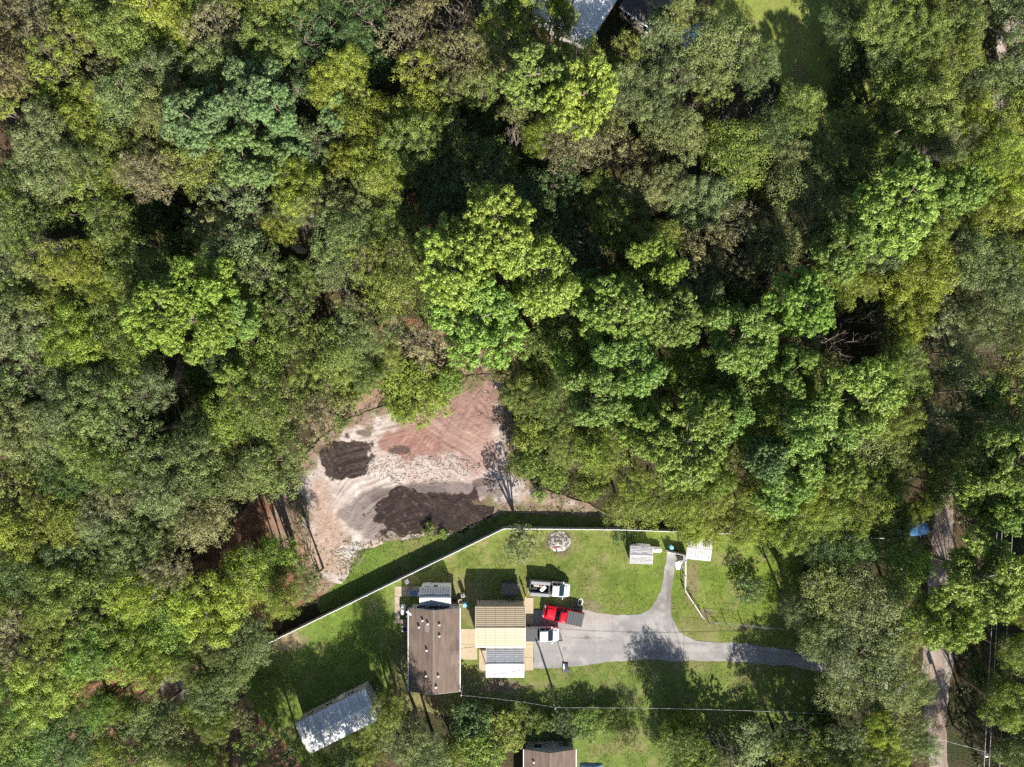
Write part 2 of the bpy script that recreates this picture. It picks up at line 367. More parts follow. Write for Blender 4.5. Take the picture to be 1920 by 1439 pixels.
# lawns
def lawn_col(x, y):
    px, py = px_of(x, y); n = len(x)
    c = np.tile(np.array((0.158, 0.190, 0.048)), (n, 1))
    c = mixc(c, (0.205, 0.195, 0.085), smooth(.42, .68, fbm(x*.16, y*.16)))
    gr = np.exp(-(((px-1220)/70)**2+((py-1080)/75)**2)); c = mixc(c, (0.135, 0.205, 0.030), gr*.8)
    gr = np.exp(-(((px-1400)/110)**2+((py-1090)/80)**2)); c = mixc(c, (0.145, 0.215, 0.030), np.clip(gr*1.1, 0, 1))
    gr = smooth(1240, 1280, py)*smooth(1000, 1060, px); c = mixc(c, (0.135, 0.19, 0.045), gr*.8)
    gr = smooth(760, 700, px); c = mixc(c, (0.11, 0.19, 0.030), gr*.7)
    gr = smooth(1030, 1000, py)*smooth(900, 800, px); c = mixc(c, (0.165, 0.19, 0.05), gr*.6)
    c = mixc(c, (0.25, 0.215, 0.105), smooth(.56, .72, fbm(x*.45+12, y*.45, 5))*.5)
    c = mixc(c, (0.10, 0.15, 0.028), smooth(.58, .72, fbm(x*.7+60, y*.7+9, 5))*.7)
    mow = .5+.5*np.sin((px*.55+py*.83)*.42+3*fbm(x*.1, y*.1)); c = c*(1+.10*(mow-.5))[:, None]
    def dirt(cx, cy, rx, ry, col, k=1.0):
        nonlocal c
        d = np.sqrt(((px-cx)/rx)**2+((py-cy)/ry)**2)+(fbm(x*.7, y*.7)-.5)*.9
        c = mixc(c, col, smooth(1.0, .55, d)*k)
    dirt(1048, 1018, 34, 30, (0.16, 0.125, 0.08), .9); dirt(1048, 1016, 24, 22, (0.06, 0.05, 0.04), .9)
    dirt(940, 1287, 60, 17, (0.21, 0.16, 0.115), .9); dirt(1020, 1285, 40, 10, (0.24, 0.20, 0.12), .5)
    dirt(1100, 1140, 40, 16, (0.23, 0.19, 0.13), .7)
    dirt(1298, 1090, 18, 50, (0.22, 0.18, 0.10), .8); dirt(1325, 1150, 28, 14, (0.22, 0.17, 0.12), .8)
    dirt(540, 1200, 50, 22, (0.26, 0.19, 0.13), .8); dirt(1475, 1150, 20, 30, (0.24, 0.21, 0.11), .7)
    dirt(810, 1310, 20, 25, (0.23, 0.165, 0.11), .8); dirt(1400, 1178, 90, 7, (0.20, 0.17, 0.10), .6)
    dirt(1320, 1175, 30, 25, (0.20, 0.18, 0.08), .5)
    dirt(1290, 1215, 25, 10, (0.2,0.16,0.1), .6)
    return c
def lawn_z(x, y): return 0.03*fbm(x*.5, y*.5)
LAWN = [(470,1235),(500,1205),(700,1108),(947,985),(1165,985),(1420,995),(1500,1050),(1530,1180),(1620,1240),(1640,1300),(1560,1345),(1400,1360),(1310,1460),(1130,1460),(1085,1460),(970,1350),(850,1345),(760,1330),(720,1400),(640,1470),(590,1470),(545,1410),(490,1350),(455,1300)]
sheet('lawn', LAWN, 0.008, M_GRASS, 0.32, lawn_col, lawn_z, jit=0.3, label='mown yard grass round the houses and drive')
OUTG = [(640,1085),(668,1030),(735,1008),(800,1003),(850,998),(905,975),(947,960),(1000,955),(1100,958),(1165,972),(1170,988),(947,986),(760,1078),(640,1136),(600,1150),(590,1130)]
sheet('grass_strip', OUTG, 0.008, M_GRASS, 0.32, lawn_col, lawn_z, jit=0.3, label='strip of grass between the sand clearing and white fence')
NYARD = [(1350,-60),(1700,-60),(1660,120),(1640,230),(1560,250),(1500,190),(1420,130),(1330,60)]
def nlawn_col(x, y):
    c = np.tile(np.array((0.23, 0.27, 0.065)), (len(x), 1)); return mixc(c, (0.22, 0.19, 0.075), smooth(.45, .7, fbm(x*.3, y*.3))*.8)
sheet('north_lawn', NYARD, 0.008, M_GRASS, 0.4, nlawn_col, lawn_z, jit=0.5, label='bright green grass clearing at the upper right')
# bare pale soil glimpsed between the trees
def pale_col(x, y):
    c = np.tile(np.array((0.42, 0.36, 0.31)), (len(x), 1)); return mixc(c, (0.16, 0.12, 0.08), smooth(.42, .6, fbm(x*.5, y*.5)))
for i, (a, b, rx, ry) in enumerate([(1900,90,34,60),(1880,200,22,40),(566,432,26,46),(345,700,18,45),(330,1296,30,40),(1700,280,70,28),(85,462,30,18)]):
    sheet('bare_soil', [(a+rx*math.cos(t), b+ry*math.sin(t)) for t in np.linspace(0, 6.28, 14)[:-1]], 0.012, M_SAND, 0.4, pale_col, jit=0.6,
          label='patch of bare pale soil, '+['in the upper right corner','below the upper right corner','in the wood above the left pine','in a dark gap below the left pine','among lower left trees beside the lawn','in a dark gap left of the right-hand pines','by the left edge'][i])

# the sand clearing
def tracks(x, y):
    """height 0..1 of machine ruts: arcs and straight passes, broken up"""
    px, py = px_of(x, y); out = np.zeros_like(x); wsum = np.zeros_like(x)
    wob = 30*(fbm(x*.16, y*.16)-.5)
    fields = [np.hypot(px-760, (py-1010)*1.1), np.hypot(px-1000, (py-640)), px*.35+py*.94, -px*.6+py*.8, px*.9+py*.45]
    for i, u in enumerate(fields):
        k = smooth(.46, .62, fbm(x*.14+7.7*i, y*.14+3.1*i, 3))+.02
        prof = vnoise((u+wob)*.34+31*i, (x*.08+y*.05)+i)          # irregular spacing between ruts
        fine = vnoise((u+wob)*.9+11*i, (x*.15-y*.1)+i*3)
        out += k*(.6*prof+.4*fine); wsum += k
    return np.clip((out/wsum-.5)*1.7+.5, 0, 1)
def sand_col(x, y):
    px, py = px_of(x, y); n = len(x); f = fbm(x*.35, y*.35); f2 = fbm(x*1.1+30, y*1.1, 5); st = tracks(x, y)
    c = np.tile(np.array((0.43, 0.365, 0.335)), (n, 1))
    c = mixc(c, (0.53, 0.475, 0.445), smooth(.5, .66, f2)*.85)
    c = mixc(c, (0.36, 0.315, 0.30), smooth(.52, .66, fbm(x*.8+71, y*.8+13, 6))*.7)
    c = mixc(c, (0.42, 0.31, 0.27), smooth(.5, .68, fbm(x*.22+21, y*.22+3, 4))*.5)
    c = mixc(c, (0.31, 0.25, 0.22), smooth(.42, .15, st)*smooth(.3, .6, f)*.75)
    c = mixc(c, (0.38, 0.32, 0.29), smooth(.5, .7, fbm(x*.6+50, y*.6, 5))*.6)
    def blob(cx, cy, rx, ry, col, k=1., e0=1.05, e1=.75, nz=.8, rot=0.):
        nonlocal c
        ca, sa = math.cos(rot), math.sin(rot); dx, dy = px-cx, py-cy
        d = np.sqrt(((dx*ca+dy*sa)/rx)**2+((-dx*sa+dy*ca)/ry)**2)+(fbm(x*(.55 if nz < 1.2 else .95), y*(.55 if nz < 1.2 else .95), 6)-.5)*nz
        c = mixc(c, col, smooth(e0, e1, d)*k)
    red = (0.275, 0.172, 0.148)
    blob(835, 800, 120, 58, red, .95, rot=-.35); blob(890, 740, 50, 50, red, .95); blob(900, 850, 40, 50, (0.33, 0.21, 0.175), .8); blob(770, 830, 60, 28, (0.26,0.14,0.115), .8)
    rz = np.exp(-(((px-840)/110)**2+((py-800)/70)**2))
    c = mixc(c, (0.40, 0.29, 0.255), smooth(.55, .9, st)*np.clip(rz*1.3, 0, 1)*.75)
    c = mixc(c, (0.16, 0.095, 0.08), smooth(.34, .05, st)*np.clip(rz*1.2, 0, 1)*.6)
    blob(685, 960, 48, 40, (0.17, 0.14, 0.13), .8); blob(840, 920, 125, 20, (0.16, 0.13, 0.122), .85); blob(770, 928, 75, 24, (0.13, 0.105, 0.098), .85); blob(720, 1000, 50, 14, (.17,.14,.125), .7)
    blob(610, 1020, 40, 60, (0.36, 0.25, 0.19), .75); blob(600, 950, 25, 60, (0.34, 0.24, 0.19), .7); blob(640, 1060, 40, 25, (0.33,0.25,0.19), .7)
    blob(1040, 950, 80, 14, (0.36, 0.27, 0.21), .9, rot=.3); blob(1050, 958, 60, 6, (0.2, 0.14, 0.10), .7, rot=.25)
    blob(660, 1035, 30, 18, (0.52, 0.48, 0.44), .8)
    blob(646, 862, 46, 33, (0.03, 0.02, 0.018), .92, 1.12, .98, 1.7); blob(810, 962, 114, 38, (0.03, 0.019, 0.017), .92, 1.1, .98, 1.5, rot=-.05); blob(745, 845, 22, 9, (.08, .055, .05), .85, 1.1, .9, 1.6); blob(905, 905, 20, 8, (.09,.07,.065), .8, 1.1, .9, 1.6); blob(680, 812, 14, 7, (.1,.07,.06), .8, 1.1, .9, 1.6)
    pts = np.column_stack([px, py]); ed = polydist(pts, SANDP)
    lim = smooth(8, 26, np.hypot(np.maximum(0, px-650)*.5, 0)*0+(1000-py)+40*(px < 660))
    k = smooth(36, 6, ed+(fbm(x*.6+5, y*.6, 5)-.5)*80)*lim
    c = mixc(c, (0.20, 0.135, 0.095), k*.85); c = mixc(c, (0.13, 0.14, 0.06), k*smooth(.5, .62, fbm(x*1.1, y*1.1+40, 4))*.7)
    return c
def sand_z(x, y):
    return 0.11*tracks(x, y)+0.10*fbm(x*.5, y*.5)
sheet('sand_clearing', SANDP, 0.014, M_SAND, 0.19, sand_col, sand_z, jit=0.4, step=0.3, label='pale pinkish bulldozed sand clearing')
def muck_col(x, y):
    c = np.tile(np.array((0.022, 0.012, 0.010)), (len(x), 1)); st = tracks(x, y)
    c = mixc(c, (0.042, 0.022, 0.018), smooth(.5, .7, fbm(x*1.3, y*1.3, 5))); c = mixc(c, (0.10, 0.075, 0.065), smooth(.70, .8, fbm(x*2.6+8, y*2.6, 4)+.04*st)); return c
def muck2_col(x, y):
    px, py = px_of(x, y); c = muck_col(x, y); st = tracks(x, y)
    c = mixc(c, (0.06, 0.043, 0.038), smooth(.3, .75, st)*.8); return c
def muck_z(x, y): return 0.05*fbm(x*1.2, y*1.2, 5)+0.11*tracks(x, y)+0.10*fbm(x*.5, y*.5)-0.002
sheet('muck_patch', [(597,850),(612,833),(640,828),(672,830),(688,845),(694,868),(686,884),(664,893),(640,897),(618,892),(602,878)], 0.02, M_MUCK, 0.2, muck2_col, muck_z, jit=0.75, step=0.25, label='small round dark muck patch with rake streaks')
sheet('muck_patch', [(700,958),(722,944),(740,925),(775,920),(800,926),(822,932),(835,942),(862,935),(885,945),(925,950),(922,966),(890,978),(860,994),(815,1000),(770,1000),(730,994),(705,976)], 0.02, M_MUCK, 0.22, muck_col, muck_z, jit=0.95, step=0.25, label='large dark brown muck patch beside the grass strip')

# drive and roads
def drive_col(x, y):
    px, py = px_of(x, y); c = np.tile(np.array((0.265, 0.257, 0.254)), (len(x), 1))
    c = mixc(c, (0.33, 0.315, 0.30), smooth(.45, .65, fbm(x*.4, y*.4)))
    d = np.abs(px-(1257-(py-1060)*.06))/11+np.abs(py-1085)/75+(fbm(x*.9, y*.9)-.5)*1.1
    c = mixc(c, (0.17, 0.135, 0.11), smooth(.85, .4, d)*.85)
    d = np.hypot((px-1240)/40, (py-1130)/25)+(fbm(x*.8+5, y*.8)-.5)*1.5; c = mixc(c, (0.19, 0.165, 0.15), smooth(.8, .3, d)*.7)
    d = np.hypot((px-1110)/45, (py-1150)/20)+(fbm(x*.8+15, y*.8)-.5)*1.2; c = mixc(c, (0.36, 0.31, 0.275), smooth(1, .5, d)*.8)
    cr = np.abs(py-(1190+(px-1000)*.07+6*(fbm(x*.2, y*.2)-.5)*4)); c = mixc(c, (0.12, 0.115, 0.115), smooth(1.4, .4, cr)*(px > 1050)*.55)
    c = mixc(c, (0.20, 0.19, 0.185), smooth(.55, .72, fbm(x*.25+3, y*.5+8, 5))*.55); c = mixc(c, (0.39, 0.365, 0.34), smooth(.58, .74, fbm(x*.8+33, y*.8, 5))*.5)
    for off in (1203, 1222): c = mixc(c, (0.215, 0.205, 0.20), smooth(5, 1.5, np.abs(py-(off+(px-1000)*.012+5*(fbm(x*.15, y*.1)-.5))))*(px > 1015)*.35)
    for ox, oy in ((1028,1178),(1060,1215),(1100,1195),(1022,1150),(1180,1185)): c = mixc(c, (0.09, 0.085, 0.08), smooth(1, .3, np.hypot((px-ox)/7, (py-oy)/5)+(fbm(x*1.5, y*1.5)-.5)*1.2)*.6)
    cr = np.abs(px-(1147+14*(fbm(y*.3, x*.1)-.5))); c = mixc(c, (0.13, 0.12, 0.11), smooth(1.2, .4, cr)*(py < 1190)*.5)
    cr = np.abs(px-(1120+18*(fbm(y*.25+7, x*.1)-.5))); c = mixc(c, (0.4, 0.385, 0.37), smooth(1.2, .4, cr)*.4)
    return c
DRIVE = [(999,1145),(1040,1140),(1090,1141),(1118,1148),(1150,1152),(1175,1153),(1200,1150),(1216,1143),(1228,1128),(1238,1108),(1243,1085),(1247,1060),(1250,1036),(1268,1036),(1266,1065),(1261,1090),(1259,1120),(1258,1150),(1266,1172),(1282,1190),(1306,1201),(1340,1204),(1400,1207),(1480,1219),(1560,1238),(1640,1262),(1740,1290),(1740,1316),(1640,1288),(1560,1266),(1480,1248),(1380,1242),(1300,1240),(1200,1237),(1140,1241),(1080,1250),(1010,1253),(1000,1252)]
sheet('driveway', DRIVE, 0.047, M_ASPH, 0.22, drive_col, jit=0.22, step=0.3, label='pale grey asphalt drive with a branch to the gate')
def road_col(x, y):
    px, py = px_of(x, y); c = np.tile(np.array((0.27, 0.205, 0.172)), (len(x), 1))
    c = mixc(c, (0.33, 0.285, 0.25), smooth(.45, .65, fbm(x*.5, y*.25))); d = np.abs(np.sin((px-1700)*.09)); return mixc(c, (0.18, 0.15, 0.125), smooth(.4, .1, d)*.6)
sheet('dirt_road', [(1752,905),(1752,960),(1745,1040),(1735,1150),(1730,1250),(1732,1330),(1742,1400),(1745,1560),(1790,1560),(1775,1420),(1776,1330),(1786,1250),(1785,1150),(1790,1050),(1788,960),(1786,905)], 0.03, M_ROAD, 0.35, road_col, jit=0.35, label='narrow dirt road running down the right side')
# concrete pieces
def slabs(name, label, rects, mat_, zt=0.06):
    r = empty(name, P(rects[0][0], rects[0][1])); tag(r, label, None, None, 'structure')
    for x0, y0, x1, y1 in rects:
        a = P(x0, y1)-r.location; b = P(x1, y0)-r.location
        boxpart('slab', mat_, r, a.x+.012, b.x-.012, a.y+.012, b.y-.012, -0.02, zt+random.uniform(-.006, .006), bevel=.012)
slabs('concrete_patio', 'buff concrete patio between brown house and cream garage', [(862,1179,891,1208),(862,1208,895,1237)], M_CONCB, 0.065)
slabs('concrete_apron', 'tan concrete apron along the garage front', [(984,1121,1000,1146),(984,1146,1000,1172),(984,1172,1000,1192),(984,1192,1000,1208),(984,1208,1000,1233),(984,1233,1000,1257)], M_CONCB, 0.07)
slabs('garage_floor', 'concrete floor inside the open garage', [(893,1126,984,1215),(898,1215,984,1258)], M_CONCB, 0.062)
slabs('paver_walk', 'row of stained square pavers behind the brown house', [(740,1100,754,1119),(754,1100,770,1119),(770,1100,788,1119),(740,1119,750,1134),(740,1134,750,1150),(740,1150,750,1169)], M_CONC, 0.06)

# ------------------------------------------------------------------ buildings
def slope_panels(parent, x0, x1, y_e, z_e, y_r, z_r, n, mat_, ribs=10, along=True, th=0.02, amp=0.018, name='roof_panel', gap=0.012):
    """n sheets side by side along the ridge; ribs run along the ridge (along) or down the slope"""
    wd = (x1-x0)/n; sgn = 1 if y_r > y_e else -1
    nrm = Vector((0, -(z_r-z_e)*sgn, abs(y_r-y_e))).normalized()
    def mk():
        b = MB(); pts = []
        if along:
            K = ribs*4
            for i in range(K+1):
                t = i/K; off = amp*(1 if (i % 4) in (1, 2) else 0); base = Vector((0, (y_r-y_e)*t, (z_r-z_e)*t))+nrm*off; pts.append(base)
            vs = []
            for p in pts: vs += [p+Vector((gap, 0, 0)), p+Vector((wd-gap, 0, 0))]
            lo = [v-nrm*th for v in vs]; N = len(vs)
            fs = []
            for i in range(K): fs.append((2*i, 2*i+1, 2*i+3, 2*i+2)); fs.append((N+2*i, N+2*i+2, N+2*i+3, N+2*i+1)); fs.append((2*i, 2*i+2, N+2*i+2, N+2*i)); fs.append((2*i+1, N+2*i+1, N+2*i+3, 2*i+3))
            fs += [(0, N, N+1, 1), (N-2, N-1, 2*N-1, 2*N-2)]; b.add(vs+lo, fs)
        else:
            K = ribs*4; vs = []
            for i in range(K+1):
                off = amp*(1 if (i % 4) in (1, 2) else 0)
                xx = gap+(wd-2*gap)*i/K; vs += [Vector((xx, 0, 0))+nrm*off, Vector((xx, y_r-y_e, z_r-z_e))+nrm*off]
            lo = [v-nrm*th for v in vs]; N = len(vs); fs = []
            for i in range(K): fs.append((2*i, 2*i+1, 2*i+3, 2*i+2)); fs.append((N+2*i, N+2*i+2, N+2*i+3, N+2*i+1)); fs.append((2*i, 2*i+2, N+2*i+2, N+2*i)); fs.append((2*i+1, N+2*i+1, N+2*i+3, 2*i+3))
            fs += [(0, N, N+1, 1), (N-2, N-1, 2*N-1, 2*N-2)]; b.add(vs+lo, fs)
        return b.mesh(name, mat_)
    me = mk(); out = []
    for i in range(n):
        o = link(name, me, parent, (x0+wd*i, y_e, z_e+random.uniform(-.006, .006))); out.append(o)
    return out
def window(parent, M, w_, h_, name='window'):
    """M places the window's centre with local +Y pointing out of the wall"""
    f = MB()
    for (a0, a1, b0, b1) in ((-w_/2-.06, w_/2+.06, h_/2, h_/2+.07), (-w_/2-.06, w_/2+.06, -h_/2-.08, -h_/2), (-w_/2-.06, -w_/2, -h_/2, h_/2), (w_/2, w_/2+.06, -h_/2, h_/2), (-.02, .02, -h_/2, h_/2)):
        f.box(a0, a1, .003, .05, b0, b1)
    o = f.build(name, M_TRIM, parent); o.matrix_local = M
    g = MB().box(-w_/2, w_/2, .004, .02, -h_/2, h_/2).build('pane', M_GLASS, o); return o
def door(parent, M, w_=0.9, h_=2.0):
    o = MB().box(-w_/2, w_/2, .003, .06, 0, h_).build('door', M_WHITE, parent); o.matrix_local = M
    MB().obox((w_*.38, .09, h_*.48), (.06, .03, .015)).build('handle', M_STEELD, o)
    return o
def wallM(x, y, z, facing):   # facing angle of the outward normal
    return Matrix.Translation((x, y, z)) @ Matrix.Rotation(facing-math.pi/2, 4, 'Z')
def gable_walls(parent, L, W, eave, ridge, mat_, inset=0.12, open_end=None, name='wall', t=0.1):
    """four separate wall panels; ridge runs along local X"""
    x, y = L/2-inset, W/2-inset; ze = eave-.03; pitch = (ridge-eave)/(W/2)
    if 'S' != open_end and 'NS' != open_end: boxpart(name, mat_, parent, -x+t, x-t, -y, -y+t, 0, ze)
    boxpart(name, mat_, parent, -x+t, x-t, y-t, y, 0, ze)
    for s in (-1, 1):
        if open_end == ('E' if s > 0 else 'W'): continue
        xa, xb = (s*x, s*(x-t)); b = MB()
        prof = [(-y, 0), (y, 0), (y, ze), (0, ridge-.05-inset*pitch*0), (-y, ze)]
        prof[3] = (0, ze+pitch*y*.97)
        b.add([(xa, p[0], p[1]) for p in prof]+[(xb, p[0], p[1]) for p in prof], [(0,1,2,3,4), (9,8,7,6,5)]+[(i, (i+1) % 5, 5+(i+1) % 5, 5+i) for i in range(5)])
        b.build(name, mat_, parent)

# --- brown-roofed main house (ridge runs north-south)
def brown_house():
    ze, zr = 2.75, 3.75
    n0 = P(766, 1141, ze); s1 = P(862, 1297, ze); cx, cy = (n0.x+s1.x)/2, (n0.y+s1.y)/2
    W = s1.x-n0.x; L = n0.y-s1.y
    r = empty('brown_house', (cx, cy, 0), math.pi/2, 'long house with brown shingle roof dotted with white vents', 'house')
    # local x -> north (+), local y -> west (+)
    gable_walls(r, L, W, ze, zr, M_SIDING, inset=.25)
    hl, hw = L/2, W/2
    for s in (-1, 1):   # two slopes, subdivided with a faint sag
        b = MB(); K, J = 24, 8; top = []
        for i in range(K+1):
            for j in range(J+1):
                xx = -hl+L*i/K; t = j/J; z = ze+(zr-ze)*t+.02*math.sin(i*.9)*math.sin(math.pi*t)
                if s < 0:   # shallow cross gable over the east side door
                    d = abs(xx-(-hl+ (1297-1222)*MPP*.972)); rise = max(0, .34*(1-d/1.75))*max(0, 1-t/.85); z += rise
                top.append((xx, s*hw*(1-t), z))
        n = len(top); vs = top+[(a, c, d-.09) for a, c, d in top]; fs = []
        for i in range(K):
            for j in range(J):
                q = i*(J+1)+j; fs.append((q, q+1, q+J+2, q+J+1)); fs.append((n+q, n+q+J+1, n+q+J+2, n+q+1))
        bd = [i*(J+1) for i in range(K+1)]+[K*(J+1)+j for j in range(1, J+1)]+[i*(J+1)+J for i in range(K-1, -1, -1)]+[j for j in range(J-1, 0, -1)]
        for i in range(len(bd)): a, c = bd[i], bd[(i+1) % len(bd)]; fs.append((a, c, n+c, n+a))
        b.add(vs, fs); roof = b.build('roof', M_SHING, r, smooth=False)
        def local(px, py, z): q = P(px, py, z); return (q.y-cy, -(q.x-cx))
        vents = [(792,1164),(802,1169),(785,1177),(800,1219),(799,1267)] if s > 0 else [(824,1171),(824,1192),(822,1267),(818,1287)]
        for px, py in vents:
            lx, ly = local(px, py, 3.5); zz = zr-(zr-ze)*abs(ly)/hw
            v = MB().lathe([(.15, -.05), (.15, .22), (.11, .30), (.0, .33)], 12, (lx, ly, zz)).build('vent', M_TRIM, roof, smooth=True)
        if s > 0:
            lx, ly = local(801, 1178, 3.4); zz = zr-(zr-ze)*abs(ly)/hw; sl_ = -(zr-ze)/hw
            MB().add([(lx-.5, ly-.33, zz+.012-sl_*(.33)), (lx+.5, ly-.33, zz+.012-sl_*.33), (lx+.5, ly+.33, zz+.012+sl_*.33), (lx-.5, ly+.33, zz+.012+sl_*.33)], [(0,1,2,3)]).build('shingle_patch', M_PATCH, roof)
        # fascia and gutter
        boxpart('gutter', M_TRIM, r, -hl, hl, s*hw+(0 if s > 0 else -.11), s*hw+(.11 if s > 0 else 0), ze-.16, ze-.02)
    cap = MB()
    for i in range(38):
        x0 = -hl+L*i/38; cap.mi = 0
        cap.add([(x0, -.16, zr-.015+.01), (x0+L/38+.05, -.16, zr-.015), (x0+L/38+.05, 0, zr+.035), (x0, 0, zr+.045), (x0, .16, zr-.005), (x0+L/38+.05, .16, zr-.015)], [(0,1,2,3), (3,2,5,4)])
    cap.build('ridge_cap', M_SHINGR, r)
    for s in (-1, 1):
        for e in (-1, 1):
            b = MB(); xa = e*hl; b.add([(xa, s*hw, ze-.16), (xa, 0, zr-.16), (xa, 0, zr-.03), (xa, s*hw, ze-.03), (xa+e*.03, s*hw, ze-.16), (xa+e*.03, 0, zr-.16), (xa+e*.03, 0, zr-.03), (xa+e*.03, s*hw, ze-.03)], [(0,1,2,3), (4,7,6,5), (0,4,5,1), (1,5,6,2), (2,6,7,3), (3,7,4,0)]); b.build('bargeboard', M_TRIM, r)
    wy = hw-.25; wx = hl-.25
    for x in (-3.8, -0.2, 3.2): window(r, wallM(x, -wy, 1.5, -math.pi/2), 1.0, 1.1)
    for x in (-3.6, 0.2, 3.4): window(r, wallM(x, wy, 1.5, math.pi/2), 1.0, 1.1)
    for y in (-1.9, 1.9): window(r, wallM(-wx, y, 1.5, math.pi), .9, 1.0)
    window(r, wallM(wx, 2.1, 1.5, 0), .9, 1.0)
    door(r, wallM(-hl+(1297-1222)*MPP*.972, -wy, 0.05, -math.pi/2)); door(r, wallM(wx, -2.4, .05, 0))
    MB().box(hl-.02+.06, hl+.26, hw-2.2, hw-1.4, 2.2, 2.5).build('air_vent', M_BLACK, r)
    # satellite dish on the north-west eave
    d = empty('satellite_dish', P(768, 1148, 2.9), 0, 'white satellite dish at the corner of the brown house', 'satellite dish')
    Mx = Matrix.Rotation(R(-38), 4, 'Z') @ Matrix.Rotation(R(52), 4, 'X')
    b = MB().lathe([(.02, -.10), (.2, -.07), (.36, 0), (.42, .06), (.40, .065), (.2, -.04), (.01, -.07)], 20); o = b.build('reflector', M_WHITE, d, smooth=True); o.matrix_local = Matrix.Translation((0, 0, .45)) @ Mx
    MB().tube([(0, 0, -.2), (0, 0, .38)], .03).build('mast', M_STEEL, d)
    f = MB().tube([(0, -.35, .1), (0, -.1, .55)], .02); f.obox((0, -.08, .58), (.05, .05, .08)); o = f.build('feed_arm', M_STEEL, d); o.matrix_local = Matrix.Translation((0, 0, .45)) @ Mx
brown_house()

# --- small white shed north of it
def metal_building(name, label, cat, px0, py0, px1, py1, ze, dz, npan, mat_, wall, ribs=9, along=True, open_end=None, posts=False, rot=0.0, center=None, dims=None, wname='wall', wins=()):
    if center is None:
        a = P(px0, py0, ze); b = P(px1, py1, ze); c = (a+b)/2; L = b.x-a.x; W = a.y-b.y
    else:
        c = P(*center, ze); L, W = dims
    r = empty(name, (c.x, c.y, 0), rot, label, cat)
    zr = ze+dz
    for s in (-1, 1):
        slope_panels(r, -L/2, L/2, s*W/2, ze, s*.02, zr, npan, mat_, ribs, along)
        b = MB(); b.add([(-L/2, s*W/2, ze-.10), (L/2, s*W/2, ze-.10), (L/2, 0, zr-.10), (-L/2, 0, zr-.10), (-L/2, s*W/2, ze-.04), (L/2, s*W/2, ze-.04), (L/2, 0, zr-.04), (-L/2, 0, zr-.04)], [(0,1,2,3), (4,7,6,5), (0,4,5,1), (1,5,6,2), (2,6,7,3), (3,7,4,0)])
        b.build('roof_deck', M_WOOD, r)
        for e in (-1, 1):
            xa = e*L/2; b = MB(); b.add([(xa, s*W/2, ze-.13), (xa, 0, zr-.13), (xa, 0, zr+.035), (xa, s*W/2, ze+.035), (xa+e*.05, s*W/2, ze-.13), (xa+e*.05, 0, zr-.13), (xa+e*.05, 0, zr+.035), (xa+e*.05, s*W/2, ze+.035)], [(0,1,2,3), (4,7,6,5), (0,4,5,1), (1,5,6,2), (2,6,7,3), (3,7,4,0)]); b.build('bargeboard', M_TRIM, r)
    MB().add([(-L/2-.03, -.17, zr-.005), (L/2+.03, -.17, zr-.005), (L/2+.03, 0, zr+.055), (-L/2-.03, 0, zr+.055), (-L/2-.03, .17, zr-.005), (L/2+.03, .17, zr-.005)], [(0,1,2,3), (3,2,5,4)]).build('ridge_cap', mat_, r)
    if posts:
        for x in np.linspace(-L/2+.1, L/2-.1, posts):
            for s in (-1, 1): boxpart('post', M_TRIM, r, x-.05, x+.05, s*(W/2-.15)-.05, s*(W/2-.15)+.05, 0, ze-.1)
        for s in (-1, 1): boxpart('beam', M_TRIM, r, -L/2+.02, L/2-.02, s*(W/2-.15)-.045, s*(W/2-.15)+.045, ze-.28, ze-.105)
    else: gable_walls(r, L, W, ze-.06, zr-.06, wall, inset=.10, open_end=open_end, name=wname)
    return r, L, W
sh, L, W = metal_building('white_shed', 'small white metal-roofed shed tucked behind the brown house', 'shed', 788, 1101, 845, 1137, 2.45, .62, 4, M_WHITEM, M_WHITE, ribs=3, along=False)
MB().obox((0, W/2+.02, 2.1), (.28, .14, .16)).build('air_vent', M_BEDG, sh)
door(sh, wallM(-1.2, W/2-.1, .05, math.pi/2), .8, 1.85)
# --- cream garage, open to the east
ga, L, W = metal_building('cream_garage', 'cream ribbed metal garage open toward the parked trucks', 'garage', 892, 1137, 984.5, 1213, 3.0, .68, 5, M_CREAM, M_SIDINGT, ribs=11, along=True, open_end='E')
MB().box(L/2-.25, L/2-.1, -W/2+.2, W/2-.2, 2.55, 2.85).build('door_header', M_TRIM, ga)
for y in (-W/2+.2, 0.3, W/2-.2): boxpart('post', M_TRIM, ga, L/2-.28, L/2-.12, y-.08, y+.08, 0.05, 2.55)
boxpart('gutter', M_TRIM, ga, -L/2, L/2, -W/2-.12, -W/2-.01, 2.86, 2.97)
# --- white carport south of it
cp_, L, W = metal_building('white_carport', 'white metal carport roof joined below the cream garage', 'carport', 912, 1214, 982, 1271, 2.25, .6, 4, M_WHITEM, M_WHITE, ribs=8, along=True, posts=4)
# --- small sheds on the right
rs, L, W = metal_building('weathered_shed', 'small shed with weathered grey white roof on the lawn', 'shed', 0, 0, 0, 0, 2.0, .10, 2, mat('weathered_grey_roof', (.40, .40, .41), .7, var=.2, vscale=1.5, stain=(.13, .13, .14), stain_scale=.9, stretch=(.5, 2.2, 1)), M_WHITE, ribs=6, along=True, rot=R(-2.5), center=(1203, 1041), dims=(3.0, 2.45))
door(rs, wallM(0, W/2-.1, .05, math.pi/2), .9, 1.7)
wc, L, W = metal_building('ribbed_white_shelter', 'white standing-seam roof shelter half under the trees', 'shelter', 0, 0, 0, 0, 2.3, .12, 3, mat('bright_white_roof', (.58, .58, .57), .6, var=.12, vscale=2, stain=(.40, .40, .39), stain_scale=.8), M_WHITE, ribs=3, along=False, rot=R(-6), center=(1311, 1030), dims=(3.3, 3.0), posts=2)
